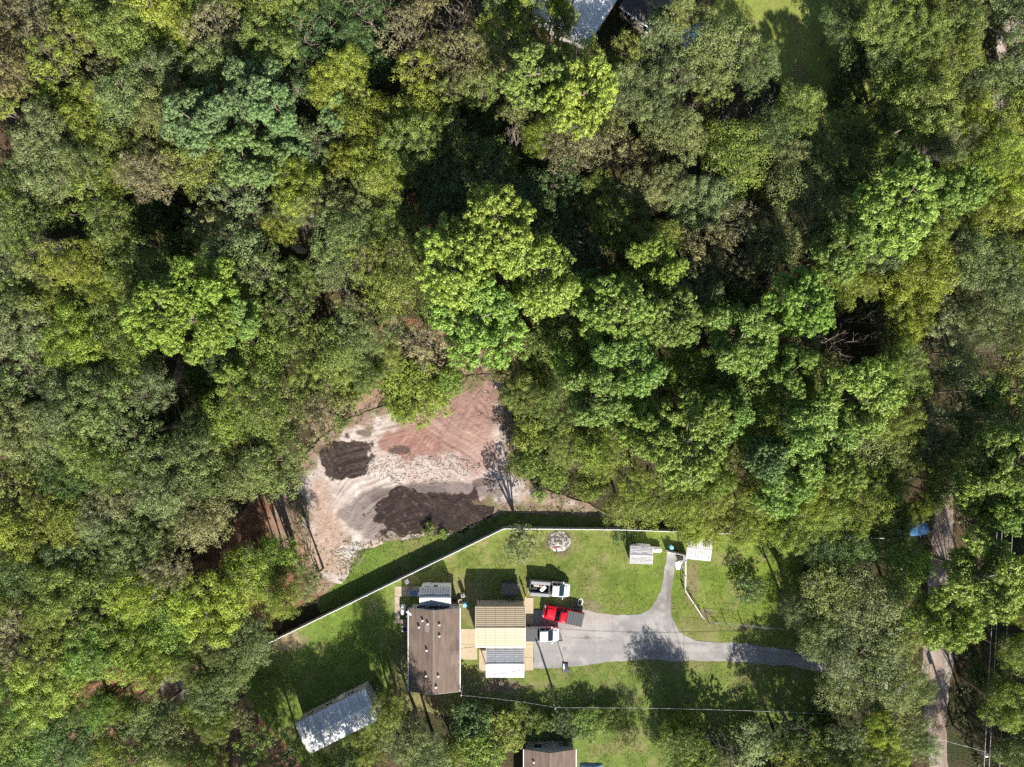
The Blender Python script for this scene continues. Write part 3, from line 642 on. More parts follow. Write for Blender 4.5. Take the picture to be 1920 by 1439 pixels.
for k in range(11): MB().box(-1.58+k*.3, -1.54+k*.3, -1.48, 1.48, 2.46, 2.50).build('seam', M_TRIM, wc)
# --- mobile home, lower left, with bluish metal roof
mh, L, W = metal_building('mobile_home', 'long mobile home with blue-grey metal roof at lower left', 'mobile home', 0, 0, 0, 0, 3.0, .38, 8, M_GALV, M_SIDING, ribs=3, along=False, rot=math.atan2(64, 127), center=(633, 1353), dims=(10.6, 4.6))
for x in (-3.5, -.5, 2.8): window(mh, wallM(x, W/2-.1, 1.6, math.pi/2), 1.0, .9)
for x in (-3.5, 2.8): window(mh, wallM(x, -W/2+.1, 1.6, -math.pi/2), 1.0, .9)
door(mh, wallM(1.2, W/2-.1, .05, math.pi/2))
ad, L, W = metal_building('sunlit_roof_end', 'small bright white roof standing for the sunlit right end of mobile home', 'roof end', 0, 0, 0, 0, 2.5, .15, 2, MATS['bright_white_roof'], M_SIDING, ribs=3, along=False, rot=math.atan2(64, 127), center=(707, 1338), dims=(1.7, 2.2), posts=2)  # separate white roof added in place of sunlight on the mobile home's end
# --- bottom house
def shingle_house(name, label, center, dims, rot, ze, dz, rm, wm, vents=()):
    c = P(*center, ze); L, W = dims; r = empty(name, (c.x, c.y, 0), rot, label, 'house'); zr = ze+dz
    gable_walls(r, L, W, ze, zr, wm, inset=.25)
    for s in (-1, 1):
        b = MB(); b.add([(-L/2, s*W/2, ze-.09), (L/2, s*W/2, ze-.09), (L/2, 0, zr-.09), (-L/2, 0, zr-.09), (-L/2, s*W/2, ze), (L/2, s*W/2, ze), (L/2, 0, zr), (-L/2, 0, zr)], [(0,1,2,3), (4,7,6,5), (0,4,5,1), (1,5,6,2), (2,6,7,3), (3,7,4,0)])
        rf = b.build('roof', rm, r)
        for (vx, vy, sg) in vents:
            if sg == s: MB().lathe([(.12, -.1), (.12, .22), (0, .27)], 10, (vx, s*vy, zr-dz*vy/(W/2))).build('vent', M_TRIM, rf)
        boxpart('gutter', M_TRIM, r, -L/2, L/2, s*W/2+(0 if s > 0 else -.1), s*W/2+(.1 if s > 0 else 0), ze-.15, ze-.02)
    MB().add([(-L/2-.02, -.15, zr-.01), (L/2+.02, -.15, zr-.01), (L/2+.02, 0, zr+.04), (-L/2-.02, 0, zr+.04), (-L/2-.02, .15, zr-.01), (L/2+.02, .15, zr-.01)], [(0,1,2,3), (3,2,5,4)]).build('ridge_cap', M_SHINGR, r)
    for x in (-L*.28, L*.2):
        for s in (-1, 1): window(r, wallM(x, s*(W/2-.25), 1.5, s*math.pi/2), 1.0, 1.1)
    for s in (-1, 1): window(r, wallM(s*(L/2-.25), W*.22, 1.5, 0 if s > 0 else math.pi), 1.0, 1.1)
    door(r, wallM(0, W/2-.25, .05, math.pi/2))
    return r
shingle_house('bottom_house', 'brown gable-roofed house cut by the bottom edge', (1031, 1470), (9.4, 7.1), math.pi/2, 2.8, 1.0, M_SHING, M_SIDING, [(3.2, 2.2, 1)])
wh = shingle_house('white_roofed_house', 'white-roofed house shaded by trees at the top edge', (1080, 0), (9.6, 9.2), R(57), 3.0, .9, mat('white_roof_sheet', (.80, .81, .83), .5, var=.06, vscale=1, stain=(.68, .68, .68)), M_SIDING)
gs = shingle_house('grey_roofed_cabin', 'grey brown roofed cabin half hidden under trees by top edge', (1216, 12), (6.5, 4.6), R(-35), 2.8, .7, mat('dark_shingle', (.10, .09, .085), .9, var=.2, vscale=2), M_SIDINGT)

def tarp(name, label, cat, c, sx, sy, rot, h, m):
    b = MB(); K = 8; vs = []
    for i in range(K+1):
        for j in range(K+1):
            u, v = i/K-.5, j/K-.5; ed = max(abs(u), abs(v))*2
            z = h*(1-ed**3)+.12*h*mnoise.noise((u*5, v*5, c[0]*.01))*(1-ed**4); vs.append((u*sx, v*sy, max(z, .02)))
    b.add(vs, [(i*(K+1)+j, (i+1)*(K+1)+j, (i+1)*(K+1)+j+1, i*(K+1)+j+1) for i in range(K) for j in range(K)])
    o = b.build(name, m, None, smooth=True, loc=P(*c), rot=(0, 0, rot)); s = o.modifiers.new('thick', 'SOLIDIFY'); s.thickness = .03
    return tag(o, label, cat)
tarp('blue_tarp', 'blue tarp covering a heap under the top trees', 'tarp', (1300, 66), 4.5, 3.0, .5, 1.0, M_TARP)
tarp('blue_tarp', 'smaller blue tarp beside the grey cabin at the top', 'tarp', (1258, 42), 2.6, 2.2, .2, .9, M_TARP)
tarp('blue_pool_cover', 'flat blue cover just right of the bottom house', 'pool cover', (1108, 1446), 3.2, 2.2, 0, .5, mat('pool_blue', (.16, .28, .42), .5, var=.1))

# --- white privacy fence
def fence():
    f = empty('white_privacy_fence', P(945, 988), 0, 'long white vinyl privacy fence bent round the yard', 'fence')
    H_ = 1.62; pw = 2.4
    pan = MB().box(.065, pw-.065, -.022, .022, .08, H_-.06); pan.box(.065, pw-.065, -.04, .04, .06, .2); 
    for k in range(15): x = .1+k*.15; pan.box(x, x+.012, -.026, .026, .2, H_-.09)
    pme = pan.mesh('panel', M_VINYL); cme = MB().box(.065, pw-.065, -.048, .048, H_-.06, H_+.01).mesh('top_rail', M_VINYL)
    pt = MB().box(-.065, .065, -.065, .065, 0, H_+.08); pt.add([(-.085, -.085, H_+.08), (.085, -.085, H_+.08), (.085, .085, H_+.08), (-.085, .085, H_+.08), (0, 0, H_+.17)], [(0,1,4), (1,2,4), (2,3,4), (3,0,4)])
    ptm = pt.mesh('post', M_VINYL)
    line = [P(488, 1214, H_), P(945, 992, H_), P(1165, 994, H_), P(1415, 1003, H_), P(1660, 1010, H_)]
    for a, b in zip(line[:-1], line[1:]):
        d = (b-a).xy; n = max(1, round(d.length/pw)); ang = math.atan2(d.y, d.x); s = d.length/n/pw
        for i in range(n):
            q = Vector((a.x+d.x*i/n, a.y+d.y*i/n, random.uniform(-.02, .02)))-f.location.xyz*1
            q.z = random.uniform(-.02, .01)
            for nm, me in (('panel', pme), ('top_rail', cme)):
                o = link(nm, me, f, q, (0, 0, ang)); o.scale = (s, 1, 1)
            link('post', ptm, f, q, (0, 0, ang))
    link('post', ptm, f, (line[-1].x-f.location.x, line[-1].y-f.location.y, 0))
fence()

# --- wire fence and rail fence on the right
wf = empty('wire_fence', P(1327, 1164), 0, 'wire fence on dark posts across the right lawn', 'fence')
wp = [(1327,1164),(1359,1166),(1390,1169),(1421,1172),(1449,1175),(1478,1178),(1508,1180)]
pm = MB().tube([(0,0,0),(0,0,1.3)], [.055,.05], 8).mesh('post', M_STEELD)
for p in wp: link('post', pm, wf, P(*p)-wf.location)
for z in (.45, .85, 1.22): MB().tube([P(*p)-wf.location+Vector((0, 0, z)) for p in wp], .012, 4).build('wire', M_WIRE, wf)
br = MB().tube([P(1327,1164)-wf.location+Vector((0,0,1.1)), P(1345,1166)-wf.location+Vector((0,0,.05))], .035, 6).build('brace', M_STEELD, wf)
rf = empty('rail_fence', P(1283, 1060), 0, 'thin white rail fence beside the drive branch', 'fence')
rp = [(1283,1050),(1283,1078),(1282,1104),(1299,1130),(1316,1156)]
pm2 = MB().box(-.05,.05,-.05,.05,0,1.15).mesh('post', M_WHITE)
for p in rp: link('post', pm2, rf, P(*p)-rf.location)
for a, b in zip(rp[:-1], rp[1:]):
    for z in (.55, 1.05):
        A = P(*a)-rf.location; B = P(*b)-rf.location
        MB().tube([A+Vector((0,0,z)), B+Vector((0,0,z))], .045, 6).build('rail', M_WHITE, rf)
# gate, bins, barrel
gt = empty('white_gate', P(1249, 1032), 0, 'white board gate at the end of the drive branch', 'gate')
A = P(1249, 1032)-gt.location; B = P(1286, 1040)-gt.location; d = B-A; ang = math.atan2(d.y, d.x)
for i in range(12): t = (i+.5)/12; MB().obox((0,0,.62), (d.length/24-.01, .025, .55)).build('board', M_WHITE, gt, loc=A+d*t, rot=(0,0,ang))
for z in (.25, 1.0): MB().obox((d.length/2, .045, z), (d.length/2, .02, .06)).build('rail', M_WHITE, gt, loc=A, rot=(0,0,ang))
for q in (A, B): MB().box(-.07,.07,-.07,.07,0,1.35).build('post', M_WHITE, gt, loc=q)
def barrel(name, label, c, m, r_=.3, h=.88):
    b = empty(name, P(*c), 0, label, 'barrel')
    MB().lathe([(r_*.93, 0), (r_, .04), (r_, h*.32), (r_*1.04, h*.34), (r_, h*.36), (r_, h*.66), (r_*1.04, h*.68), (r_, h*.7), (r_*.97, h-.02), (r_*.9, h)], 20).build('body', m, b, smooth=True)
    MB().lathe([(r_*.88, h+.002), (r_*.86, h+.03), (.0, h+.035)], 20).build('lid', m, b)
barrel('blue_barrel', 'light blue barrel behind the white gate', (1257, 1025), M_LBLUE)
barrel('blue_barrel', 'blue barrel beside the brown house north corner', (872, 1132), M_LBLUE)
def bin_(label, c, rot, m):
    b = empty('wheeled_bin', P(*c), rot, label, 'bin')
    B_ = MB(); B_.loft([[(-.24,-.26,.08),(.24,-.26,.08),(.24,.26,.08),(-.24,.26,.08)],[(-.3,-.33,.98),(.3,-.33,.98),(.3,.33,.98),(-.3,.33,.98)]]); B_.build('body', m, b)
    MB().loft([[(-.33,-.35,.985),(.33,-.35,.985),(.33,.38,.985),(-.33,.38,.985)],[(-.27,-.3,1.07),(.27,-.3,1.07),(.27,.34,1.07),(-.27,.34,1.07)]]).build('lid', m, b)
    for s in (-1, 1): MB().lathe([(.12,-.03),(.12,.03)], 14, (s*.26, .3, .12), 'X').build('wheel', M_TYRE, b)
bin_('black wheeled bin right beside the white gate', (1272, 1044), .2, M_BLACK)
bin_('grey wheeled bin next to the black bin by the gate', (1281, 1045), -.1, M_BEDG)
def scrap(name, label, cat, c, pieces, m):
    o = empty(name, P(*c), 0, label, cat)
    for (x, y, z, l, w_, h, a) in pieces: MB().obox((0,0,0), (l/2, w_/2, h/2)).build('board', m, o, loc=(x, y, z), rot=(random.uniform(-.06,.06), random.uniform(-.06,.06), a))
scrap('board_pile', 'white boards and scrap leaning below the gate bins', 'board pile', (1273, 1058), [(0,0,.05,1.6,.35,.06,1.4),(.35,.1,.06,1.5,.2,.06,1.2),(-.25,-.2,.08,1.1,.5,.05,1.7),(.4,-.3,.12,1.2,.12,.1,1.9)], M_WHITE)
# propane tank by weathered shed
def propane(label, c, rot, l=1.9, r_=.38):
    o = empty('propane_tank', P(*c), rot, label, 'propane tank')
    prof = [(.02, -l/2), (r_*.6, -l/2+.06), (r_*.9, -l/2+.2), (r_, -l/2+.36), (r_, l/2-.36), (r_*.9, l/2-.2), (r_*.6, l/2-.06), (.02, l/2)]
    MB().lathe(prof, 20, (0, 0, r_+.16), 'X').build('tank', M_WHITE, o, smooth=True)
    MB().lathe([(.13, 0), (.13, .14), (.02, .2)], 12, (0, 0, 2*r_+.13)).build('dome', M_WHITE, o)
    for s in (-1, 1): boxpart('saddle', M_CONC, o, s*l*.28-.08, s*l*.28+.08, -r_*.7, r_*.7, 0, .22)
propane('white propane tank against the weathered shed', (1227, 1029), R(-3))
propane('white propane tank along the brown house back wall', (757, 1141), R(90), 1.5, .36)

# ------------------------------------------------------------------ vehicles
def rring(x, hw, z0, z1, rad=.12, n=3):
    """rounded-rectangle cross section in the YZ plane at x"""
    pts = []
    for (cy, cz, a0) in ((hw-rad, z1-rad, 0), (-(hw-rad), z1-rad, 90), (-(hw-rad), z0+rad*.5, 180), (hw-rad, z0+rad*.5, 270)):
        for i in range(n+1):
            a = R(a0+90*i/n); rr = rad if cz > z0+rad*.6 else rad*.5
            pts.append((x, cy+rad*math.cos(a), cz+rr*math.sin(a)))
    return pts
def pring(z, x0, x1, hw0, hw1, rad=.15, n=3):
    """rounded plan ring at height z: rear x0 half width hw0, front x1 half width hw1"""
    pts = []
    for (cx, cy, a0) in ((x1-rad, hw1-rad, 0), (x0+rad, hw0-rad, 90), (x0+rad, -(hw0-rad), 180), (x1-rad, -(hw1-rad), 270)):
        for i in range(n+1): a = R(a0+90*i/n); pts.append((cx+rad*math.cos(a), cy+rad*math.sin(a), z))
    return pts
def wheel(parent, x, y, r_=.39, w_=.26):
    t = MB().lathe([(r_*.62, -w_/2), (r_*.93, -w_/2), (r_, -w_*.32), (r_, w_*.32), (r_*.93, w_/2), (r_*.62, w_/2)], 22, (0,0,0), 'Y').build('wheel', M_TYRE, parent, loc=(x, y, r_), smooth=False)
    s = 1 if y > 0 else -1
    MB().lathe([(r_*.6, -w_*.4), (r_*.6, w_*.4), (r_*.3, w_*.46), (.05, w_*.46)] if s > 0 else [(.05, -w_*.46), (r_*.3, -w_*.46), (r_*.6, -w_*.4), (r_*.6, w_*.4)], 16, (0,0,0), 'Y').build('rim', M_RIM, t)
def glassq(name, parent, q):
    c = sum((Vector(p) for p in q), Vector())/4; nrm = (Vector(q[1])-Vector(q[0])).cross(Vector(q[3])-Vector(q[0])).normalized()
    vs = [Vector(p)+nrm*.012 for p in q]+[Vector(p)-nrm*.02 for p in q]
    return MB().add(vs, [(0,1,2,3),(7,6,5,4),(0,4,5,1),(1,5,6,2),(2,6,7,3),(3,7,4,0)]).build(name, M_AUTOG, parent)
def pickup(name, label, c, rot, paint, bed='tonneau', L=5.6, cabrear=-.2, xw=1.85, rx1=1.2):
    r = empty(name, P(*c), rot, label, 'pickup truck'); hl = L/2; hw = .97
    xb = cabrear; xm = (cabrear+xw)/2-.12     # back of cab; xw is the base of the windshield
    b = MB(); b.loft([rring(xb, hw, .48, 1.14, .1), rring(xm, hw+.01, .45, 1.14, .1), rring(xw-.1, hw, .45, 1.14, .13), rring(hl-.55, hw-.02, .45, 1.07, .16), rring(hl-.2, hw-.08, .46, 1.0, .2), rring(hl-.05, hw-.2, .5, .9, .16)])
    b.build('body', paint, r, smooth=True)
    # raised middle of the hood
    MB().loft([pring(1.13, xw-.05, hl-.35, .72, .6, .1), pring(1.175, xw+.02, hl-.6, .62, .5, .1)]).build('hood', paint, r, smooth=True)
    zt = 1.86; rx0 = xb+.16
    b = MB(); b.loft([pring(1.12, xb+.02, xw+.02, .92, .9, .1), pring(1.45, xb+.07, xw-(xw-rx1)*.5-.08, .86, .84, .12), pring(zt-.07, rx0-.02, rx1+.06, .75, .74, .14), pring(zt, rx0+.1, rx1-.1, .64, .62, .14)])
    b.build('cab', paint, r, smooth=True)
    glassq('windshield', r, [(xw-.05, -.80, 1.17), (xw-.05, .80, 1.17), (rx1+.13, .68, 1.77), (rx1+.13, -.68, 1.77)])
    glassq('rear_window', r, [(xb-.005, .72, 1.24), (xb-.005, -.72, 1.24), (rx0-.055, -.62, 1.74), (rx0-.055, .62, 1.74)])
    for s in (-1, 1):
        for (x0, x1, x2, x3) in ((xb+.14, xm-.04, xm-.06, rx0+.03), (xm+.04, xw-.25, rx1-.02, xm+.02)):
            q = [(x0, s*.925, 1.19), (x1, s*.92, 1.19), (x2, s*.785, 1.74), (x3, s*.79, 1.74)]
            glassq('side_window', r, q if s < 0 else [q[1], q[0], q[3], q[2]])
        dr = MB().box(xm, xw-.15, s*.985-.008, s*.985+.008, .55, 1.12).build('door', paint, r)
        MB().obox((xm+.1, s*1.005, .98), (.08, .015, .02)).build('handle', M_BLACK, dr)
        m_ = MB().obox((xw-.18, s*1.10, 1.24), (.06, .12, .09)); m_.build('mirror', M_BLACK if paint is not M_CARW else paint, r, bevel=.02)
        MB().obox((hl-.14, s*.66, .86), (.07, .14, .09)).build('headlight', M_LAMP, r, bevel=.02)
    MB().loft([rring(hl-.12, .92, .42, .64, .07), rring(hl+.06, .8, .44, .62, .07)]).build('bumper', M_CHROME, r)
    MB().obox((hl-.04, 0, .78), (.025, .48, .12)).build('grille', M_BLACK, r)
    for (x, y) in ((hl-.98, .84), (hl-.98, -.84), (-hl+1.15, .84), (-hl+1.15, -.84)): wheel(r, x, y)
    MB().box(-hl+.1, hl-.6, -.5, .5, .38, .5).build('chassis', M_BLACK, r)
    xr = -hl
    if bed in ('tonneau', 'ribbed'):
        bm_ = MB()
        for s in (-1, 1): bm_.loft([rring(xr+.04, .055, .5, 1.2, .04), rring(xb-.06, .055, .5, 1.2, .04)]); bm_.v[-len(rring(0,1,0,1))*2:] = [(p[0], p[1]+s*.91, p[2]) for p in bm_.v[-len(rring(0,1,0,1))*2:]]
        bm_.box(xr+.04, xb-.06, -.86, .86, .62, .68); bm_.box(xb-.11, xb-.05, -.86, .86, .68, 1.18)
        bo = bm_.build('bed', paint, r)
        MB().box(xr-.02, xr+.04, -.9, .9, .6, 1.17).build('tailgate', paint, r, bevel=.015)
        MB().obox((xr-.06, 0, .52), (.07, .9, .08)).build('bumper', M_CHROME, r, bevel=.02)
        for s in (-1, 1): MB().obox((xr-.0, s*.9, .95), (.03, .055, .17)).build('tail_light', M_TAIL, r)
        if bed == 'tonneau':
            MB().box(xr-.03, xb-.16, -.93, .93, 1.205, 1.235).build('tonneau_cover', M_TONN, r, bevel=.012)
            MB().box(xb-.15, xb-.02, -.9, .9, 1.15, 1.19).build('bed_rail', M_BLACK, r)
        else:
            n = 6; x0 = xr-.02; wd = (xb-.1-x0)/n
            for i in range(n): MB().loft([pring(1.205, x0+wd*i+.008, x0+wd*(i+1)-.008, .96, .96, .03, 1), pring(1.245 if i % 2 else 1.232, x0+wd*i+.05, x0+wd*(i+1)-.05, .93, .93, .03, 1)]).build('cover_slat', M_TONN, r)
    else:   # service body with open middle and tool boxes down both sides
        for s in (-1, 1):
            y0, y1 = (s*.58, s*1.03) if s > 0 else (s*1.03, s*.58)
            bx = MB().box(xr, xb-.14, y0, y1, .55, 1.32).build('tool_box', M_BEDG, r, bevel=.02)
            for i in range(3):
                x0 = xr+.08+i*(xb-.14-xr-.1)/3; MB().box(x0, x0+.62, s*1.035-.008, s*1.035+.008, .62, 1.2).build('box_door', M_BEDG, bx)
            MB().box(xr+.03, xb-.18, y0+.04, y1-.04, 1.321, 1.345).build('box_lid', M_WHITE if False else M_BEDG, bx, bevel=.01)
        MB().box(xr, xb-.14, -.58, .58, .62, .68).build('bed_floor', M_BLACK, r)
        MB().box(xb-.36, xb-.16, -.57, .57, .68, 1.30).build('head_box', M_STEELD, r)
        MB().box(xr-.04, xr-.005, -.58, .58, .62, 1.05).build('tailgate', M_BEDG, r)
        MB().obox((xr-.12, 0, .5), (.1, .95, .07)).build('bumper', M_BEDG, r)
        for s in (-1, 1): MB().obox((xr-.02, s*.8, .8), (.02, .07, .1)).build('tail_light', M_TAIL, r)
    return r
t1 = pickup('utility_pickup', 'white pickup with grey tool-box bed full of gear on grass', (1031, 1101), R(-4.5), M_CARW, 'service', L=5.5, cabrear=.1, xw=1.95, rx1=1.08)
pickup('red_pickup', 'red pickup with ribbed grey bed cover, nose toward the garage', (1055, 1150.5), R(180-12.5), M_CARR, 'ribbed', L=5.6, cabrear=-.45, xw=1.12, rx1=.42)
pickup('white_pickup', 'white pickup with flat grey bed cover backed into the garage', (1012, 1185.5), R(0), M_CARW, 'tonneau', L=5.4, cabrear=-.2, xw=1.82, rx1=.96)
# cargo in the service bed
def cargo(name, label, cat, lx, ly, half, a, m, z0=.68):
    M = Matrix.Translation(t1.location) @ Matrix.Rotation(t1.rotation_euler[2], 4, 'Z'); q = M @ Vector((lx, ly, z0+half[2]))
    o = MB().obox((0,0,0), half).build(name, m, None, loc=q, rot=(0, 0, a+t1.rotation_euler[2]), bevel=.02); tag(o, label, cat, 'gear in the service truck bed'); return o
cargo('white_cooler', 'white cooler lying askew in the service truck bed', 'cooler', -1.0, .0, (.45, .24, .22), R(50), M_WHITE, .75)
cargo('lumber_bundle', 'pale lumber bundle at the back of the service truck bed', 'lumber', -2.25, -.18, (.42, .14, .12), R(6), M_WOODL)
cargo('tool_bag', 'light grey bag beside the left toolbox in truck bed', 'bag', -1.95, .32, (.4, .13, .2), R(-4), mat('canvas', (.45, .42, .38), .9, var=.2, vscale=6))
cargo('small_crate', 'small pale crate between cooler and bag in truck bed', 'crate', -1.3, .3, (.14, .12, .25), R(10), M_WOODL)
cargo('blue_case', 'dark blue case lying flat in the service truck bed', 'case', -1.5, -.33, (.25, .12, .1), R(15), mat('navy_case', (.03, .035, .12), .6))
# blue car under the trees by the road
bc = empty('blue_car', P(1706, 992), R(8), 'blue car half hidden under trees by the dirt road', 'car')
MB().loft([rring(-2.2, .7, .45, .85, .14), rring(-2.0, .86, .35, .95, .16), rring(-.9, .9, .32, .98, .15), rring(.9, .9, .32, .97, .15), rring(1.8, .86, .35, .88, .16), rring(2.2, .68, .42, .74, .14)]).build('body', M_CARB, bc, smooth=True)
MB().loft([pring(.95, -1.6, 1.05, .82, .82, .12), pring(1.3, -1.15, .45, .68, .68, .15), pring(1.44, -.85, .1, .56, .56, .15)]).build('cabin', M_CARB, bc, smooth=True)
glassq('windshield', bc, [(1.03, -.72, 1.0), (1.03, .72, 1.0), (.38, .6, 1.35), (.38, -.6, 1.35)])
glassq('rear_window', bc, [(-1.62, .72, 1.0), (-1.62, -.72, 1.0), (-1.1, -.6, 1.33), (-1.1, .6, 1.33)])
for s in (-1, 1):
    q = [(-1.2, s*.835, 1.0), (.8, s*.835, 1.0), (.35, s*.69, 1.3), (-.95, s*.69, 1.3)]; glassq('side_window', bc, q if s < 0 else [q[1], q[0], q[3], q[2]])
    MB().obox((2.1, s*.55, .66), (.08, .14, .06)).build('headlight', M_LAMP, bc); MB().obox((-2.14, s*.55, .72), (.06, .14, .06)).build('tail_light', M_TAIL, bc)
    MB().obox((.75, s*.98, 1.02), (.05, .09, .06)).build('mirror', M_CARB, bc, bevel=.015)
    for x in (-1.35, 1.4): wheel(bc, x, s*.78, .32, .2)

# flat trailer in the garage shade
tr = empty('flat_trailer', P(956, 1103), R(-2), 'dark flat utility trailer in the garage shadow', 'trailer')
for i in range(8): boxpart('plank', M_WOOD, tr, -1.25, 1.2, -.82+i*.205, -.82+i*.205+.19, .48, .53)
for s in (-1, 1):
    boxpart('side_rail', M_STEELD, tr, -1.27, 1.22, s*.87-.03, s*.87+.03, .42, .72); wheel(tr, -.1, s*1.02, .3, .18)
    boxpart('fender', M_STEELD, tr, -.5, .3, s*1.02-.12, s*1.02+.12, .62, .65)
MB().tube([(1.2, .5, .46), (2.0, 0, .46), (1.2, -.5, .46)], .04, 6).build('drawbar', M_STEELD, tr)
o = MB().obox((0,0,.03), (.11, .5, .03)).build('raw_board', M_WOODL, None, loc=P(971, 1095)+Vector((0,0,.54)), rot=(0,0,R(10))); tag(o, 'short pale board lying on the dark trailer end', 'board')

# ------------------------------------------------------------------ the person
def person():
    bm = bmesh.new(); V = {}; E = []
    J = [('pel',0,0,.95,.15,None),('sp',0,0,1.15,.14,'pel'),('ch',0,.01,1.36,.165,'sp'),('nk',0,.01,1.49,.06,'ch'),('hd',0,.03,1.60,.095,'nk'),('tp',0,.02,1.71,.085,'hd'),
         ('hl',.10,0,.90,.10,'pel'),('kl',.12,.05,.50,.07,'hl'),('al',.12,-.02,.10,.05,'kl'),('tl',.13,.14,.05,.045,'al'),
         ('hr',-.10,0,.90,.10,'pel'),('kr',-.11,.02,.50,.07,'hr'),('ar',-.12,-.06,.10,.05,'kr'),('tr',-.13,.10,.05,.045,'ar')]
    for s, n in ((1,'L'),(-1,'R')):
        J += [('s'+n, s*.19,.01,1.40,.075,'ch'),('e'+n, s*.26,.02,1.13,.05,'s'+n),('w'+n, s*.25,.20,.98,.034,'e'+n),('p'+n, s*.245,.27,.95,.03,'w'+n)]
        for i, (dx, l) in enumerate(((-.032,.07),(-.011,.085),(.011,.08),(.03,.062))):
            J += [(f'f{i}{n}', s*.245+dx,.27+l*.6,.94,.0095,'p'+n),(f'g{i}{n}', s*.245+dx*.9,.27+l,.91,.0085,f'f{i}{n}')]
        J += [('t'+n, s*.245-s*.045,.27,.95,.011,'p'+n),('u'+n, s*.245-s*.055,.305,.935,.009,'t'+n)]
    me = bpy.data.meshes.new('tmp'); idx = {j[0]: i for i, j in enumerate(J)}
    me.from_pydata([(j[1], j[2], j[3]) for j in J], [(idx[j[0]], idx[j[5]]) for j in J if j[5]], [])
    o = bpy.data.objects.new('tmp', me); COL.objects.link(o)
    sk = o.modifiers.new('s', 'SKIN'); o.modifiers.new('d', 'SUBSURF').levels = 1
    for i, j in enumerate(J): d = me.skin_vertices[0].data[i]; d.radius = (j[4], j[4]*(.75 if j[0] in ('ch','sp','pel') else 1)); d.use_root = (j[0] == 'pel')
    dg = bpy.context.evaluated_depsgraph_get(); m2_ = bpy.data.meshes.new_from_object(o.evaluated_get(dg)); bpy.data.objects.remove(o)
    m2_.name = 'body'; m2_.materials.clear()
    for m_ in (M_HIVIS, M_JEAN, M_SKIN, M_HAIR, M_BLACK): m2_.materials.append(m_)
    for p in m2_.polygons:
        x, y, z = p.center; p.use_smooth = True
        if z < .14: k = 4
        elif z < .98 and abs(x) < .23 and y < .15: k = 1
        elif z > 1.63 or (z > 1.53 and y < .0): k = 3
        elif z > 1.49: k = 2
        elif abs(x) > .215 and z < 1.2: k = 2
        else: k = 0
        p.material_index = k
    r = empty('person', P(984, 1113), R(-60), 'person in hi-vis yellow shirt and dark trousers beside the trailer', 'person')
    b = link('body', m2_, r)
    f = MB()
    for s in (-1, 1): f.lathe([(.012, 0), (.01, .006), (0, .008)], 8, (s*.033, .118, 1.615), 'Y')
    f.build('eyes', M_BLACK, r)
    MB().add([(-.016,.118,1.575),(.016,.118,1.575),(0,.125,1.62),(0,.15,1.582)], [(0,1,3),(1,2,3),(2,0,3)]).build('nose', M_SKIN, r)
    MB().obox((0,.118,1.548), (.025,.006,.006)).build('mouth', mat('lips', (.3,.12,.1), .6), r)
    for s in (-1, 1): MB().obox((s*.098,.03,1.60), (.012,.02,.03)).build('ear', M_SKIN, r, bevel=.008)
person()

# ------------------------------------------------------------------ small things in the yard
def burn_pile():
    b = empty('burn_pile', P(1048, 1016), 0, 'grey ash burn pile with charred sticks near the fence', 'burn pile')
    K, J = 28, 8; vs = [(0, 0, .38)]
    for j in range(1, J+1):
        for i in range(K):
            a = 2*math.pi*i/K; r_ = 1.55*j/J*(1+.16*mnoise.noise((math.cos(a)*1.5, math.sin(a)*1.5, 4)))
            z = .38*(1-(j/J)**1.5)+.22*mnoise.noise((r_*math.cos(a)*2.2, r_*math.sin(a)*2.2, 9))*(1-j/J*.8)
            vs.append((r_*math.cos(a), r_*math.sin(a), max(z, .0) if j < J else 0))
    fs = [(0, 1+i, 1+(i+1) % K) for i in range(K)]+[(1+(j-1)*K+i, 1+j*K+i, 1+j*K+(i+1) % K, 1+(j-1)*K+(i+1) % K) for j in range(1, J) for i in range(K)]
    MB().add(vs, fs).build('ash_heap', M_ASH, b, smooth=False)
    for i in range(46):
        a = random.uniform(0, 6.28); r_ = random.uniform(0, 1.3); l = random.uniform(.3, 1.0); t = random.uniform(0, 6.28); z = .42*(1-(r_/1.6))+.05
        MB().tube([(r_*math.cos(a)-l/2*math.cos(t), r_*math.sin(a)-l/2*math.sin(t), z), (r_*math.cos(a)+l/2*math.cos(t), r_*math.sin(a)+l/2*math.sin(t), max(.04, z+random.uniform(-.15,.2)))], random.uniform(.025,.06), 5).build('stick', M_CHAR if i % 2 else M_DEAD, b)
burn_pile()
o = MB().obox((0,0,.15), (.16,.12,.15)).build('red_can', mat('red_plastic', (.5,.02,.03), .5), None, loc=P(1041, 1027)); tag(o, 'small red can at the edge of the burn pile', 'can')
# basketball hoop
bh = empty('basketball_hoop', P(1060, 1249), 0, 'portable basketball hoop standing beside the drive', 'basketball hoop')
MB().loft([pring(0, -.38, .38, .5, .5, .1), pring(.12, -.38, .38, .5, .5, .1), pring(.2, -.28, .28, .35, .35, .1)]).build('base', M_BLACK, bh)
MB().tube([(0,-.1,.15), (0,-.05,1.8), (0,.15,2.7)], .055, 8).build('pole', M_STEELD, bh)
bd = MB()
for (x0,x1,z0,z1) in ((-.66,.66,2.2,2.26),(-.66,.66,3.04,3.1),(-.66,-.6,2.26,3.04),(.6,.66,2.26,3.04),(-.3,-.26,2.38,2.75),(.26,.3,2.38,2.75),(-.26,.26,2.71,2.75)): bd.box(x0,x1,.36,.41,z0,z1)
brd = bd.build('backboard', M_STEELD, bh); MB().box(-.6,.6,.375,.39,2.26,3.04).build('acrylic_panel', M_ACR, brd)
MB().tube([(0,.12,2.6),(0,.38,2.6)], .05, 6).build('arm', M_STEELD, bh)
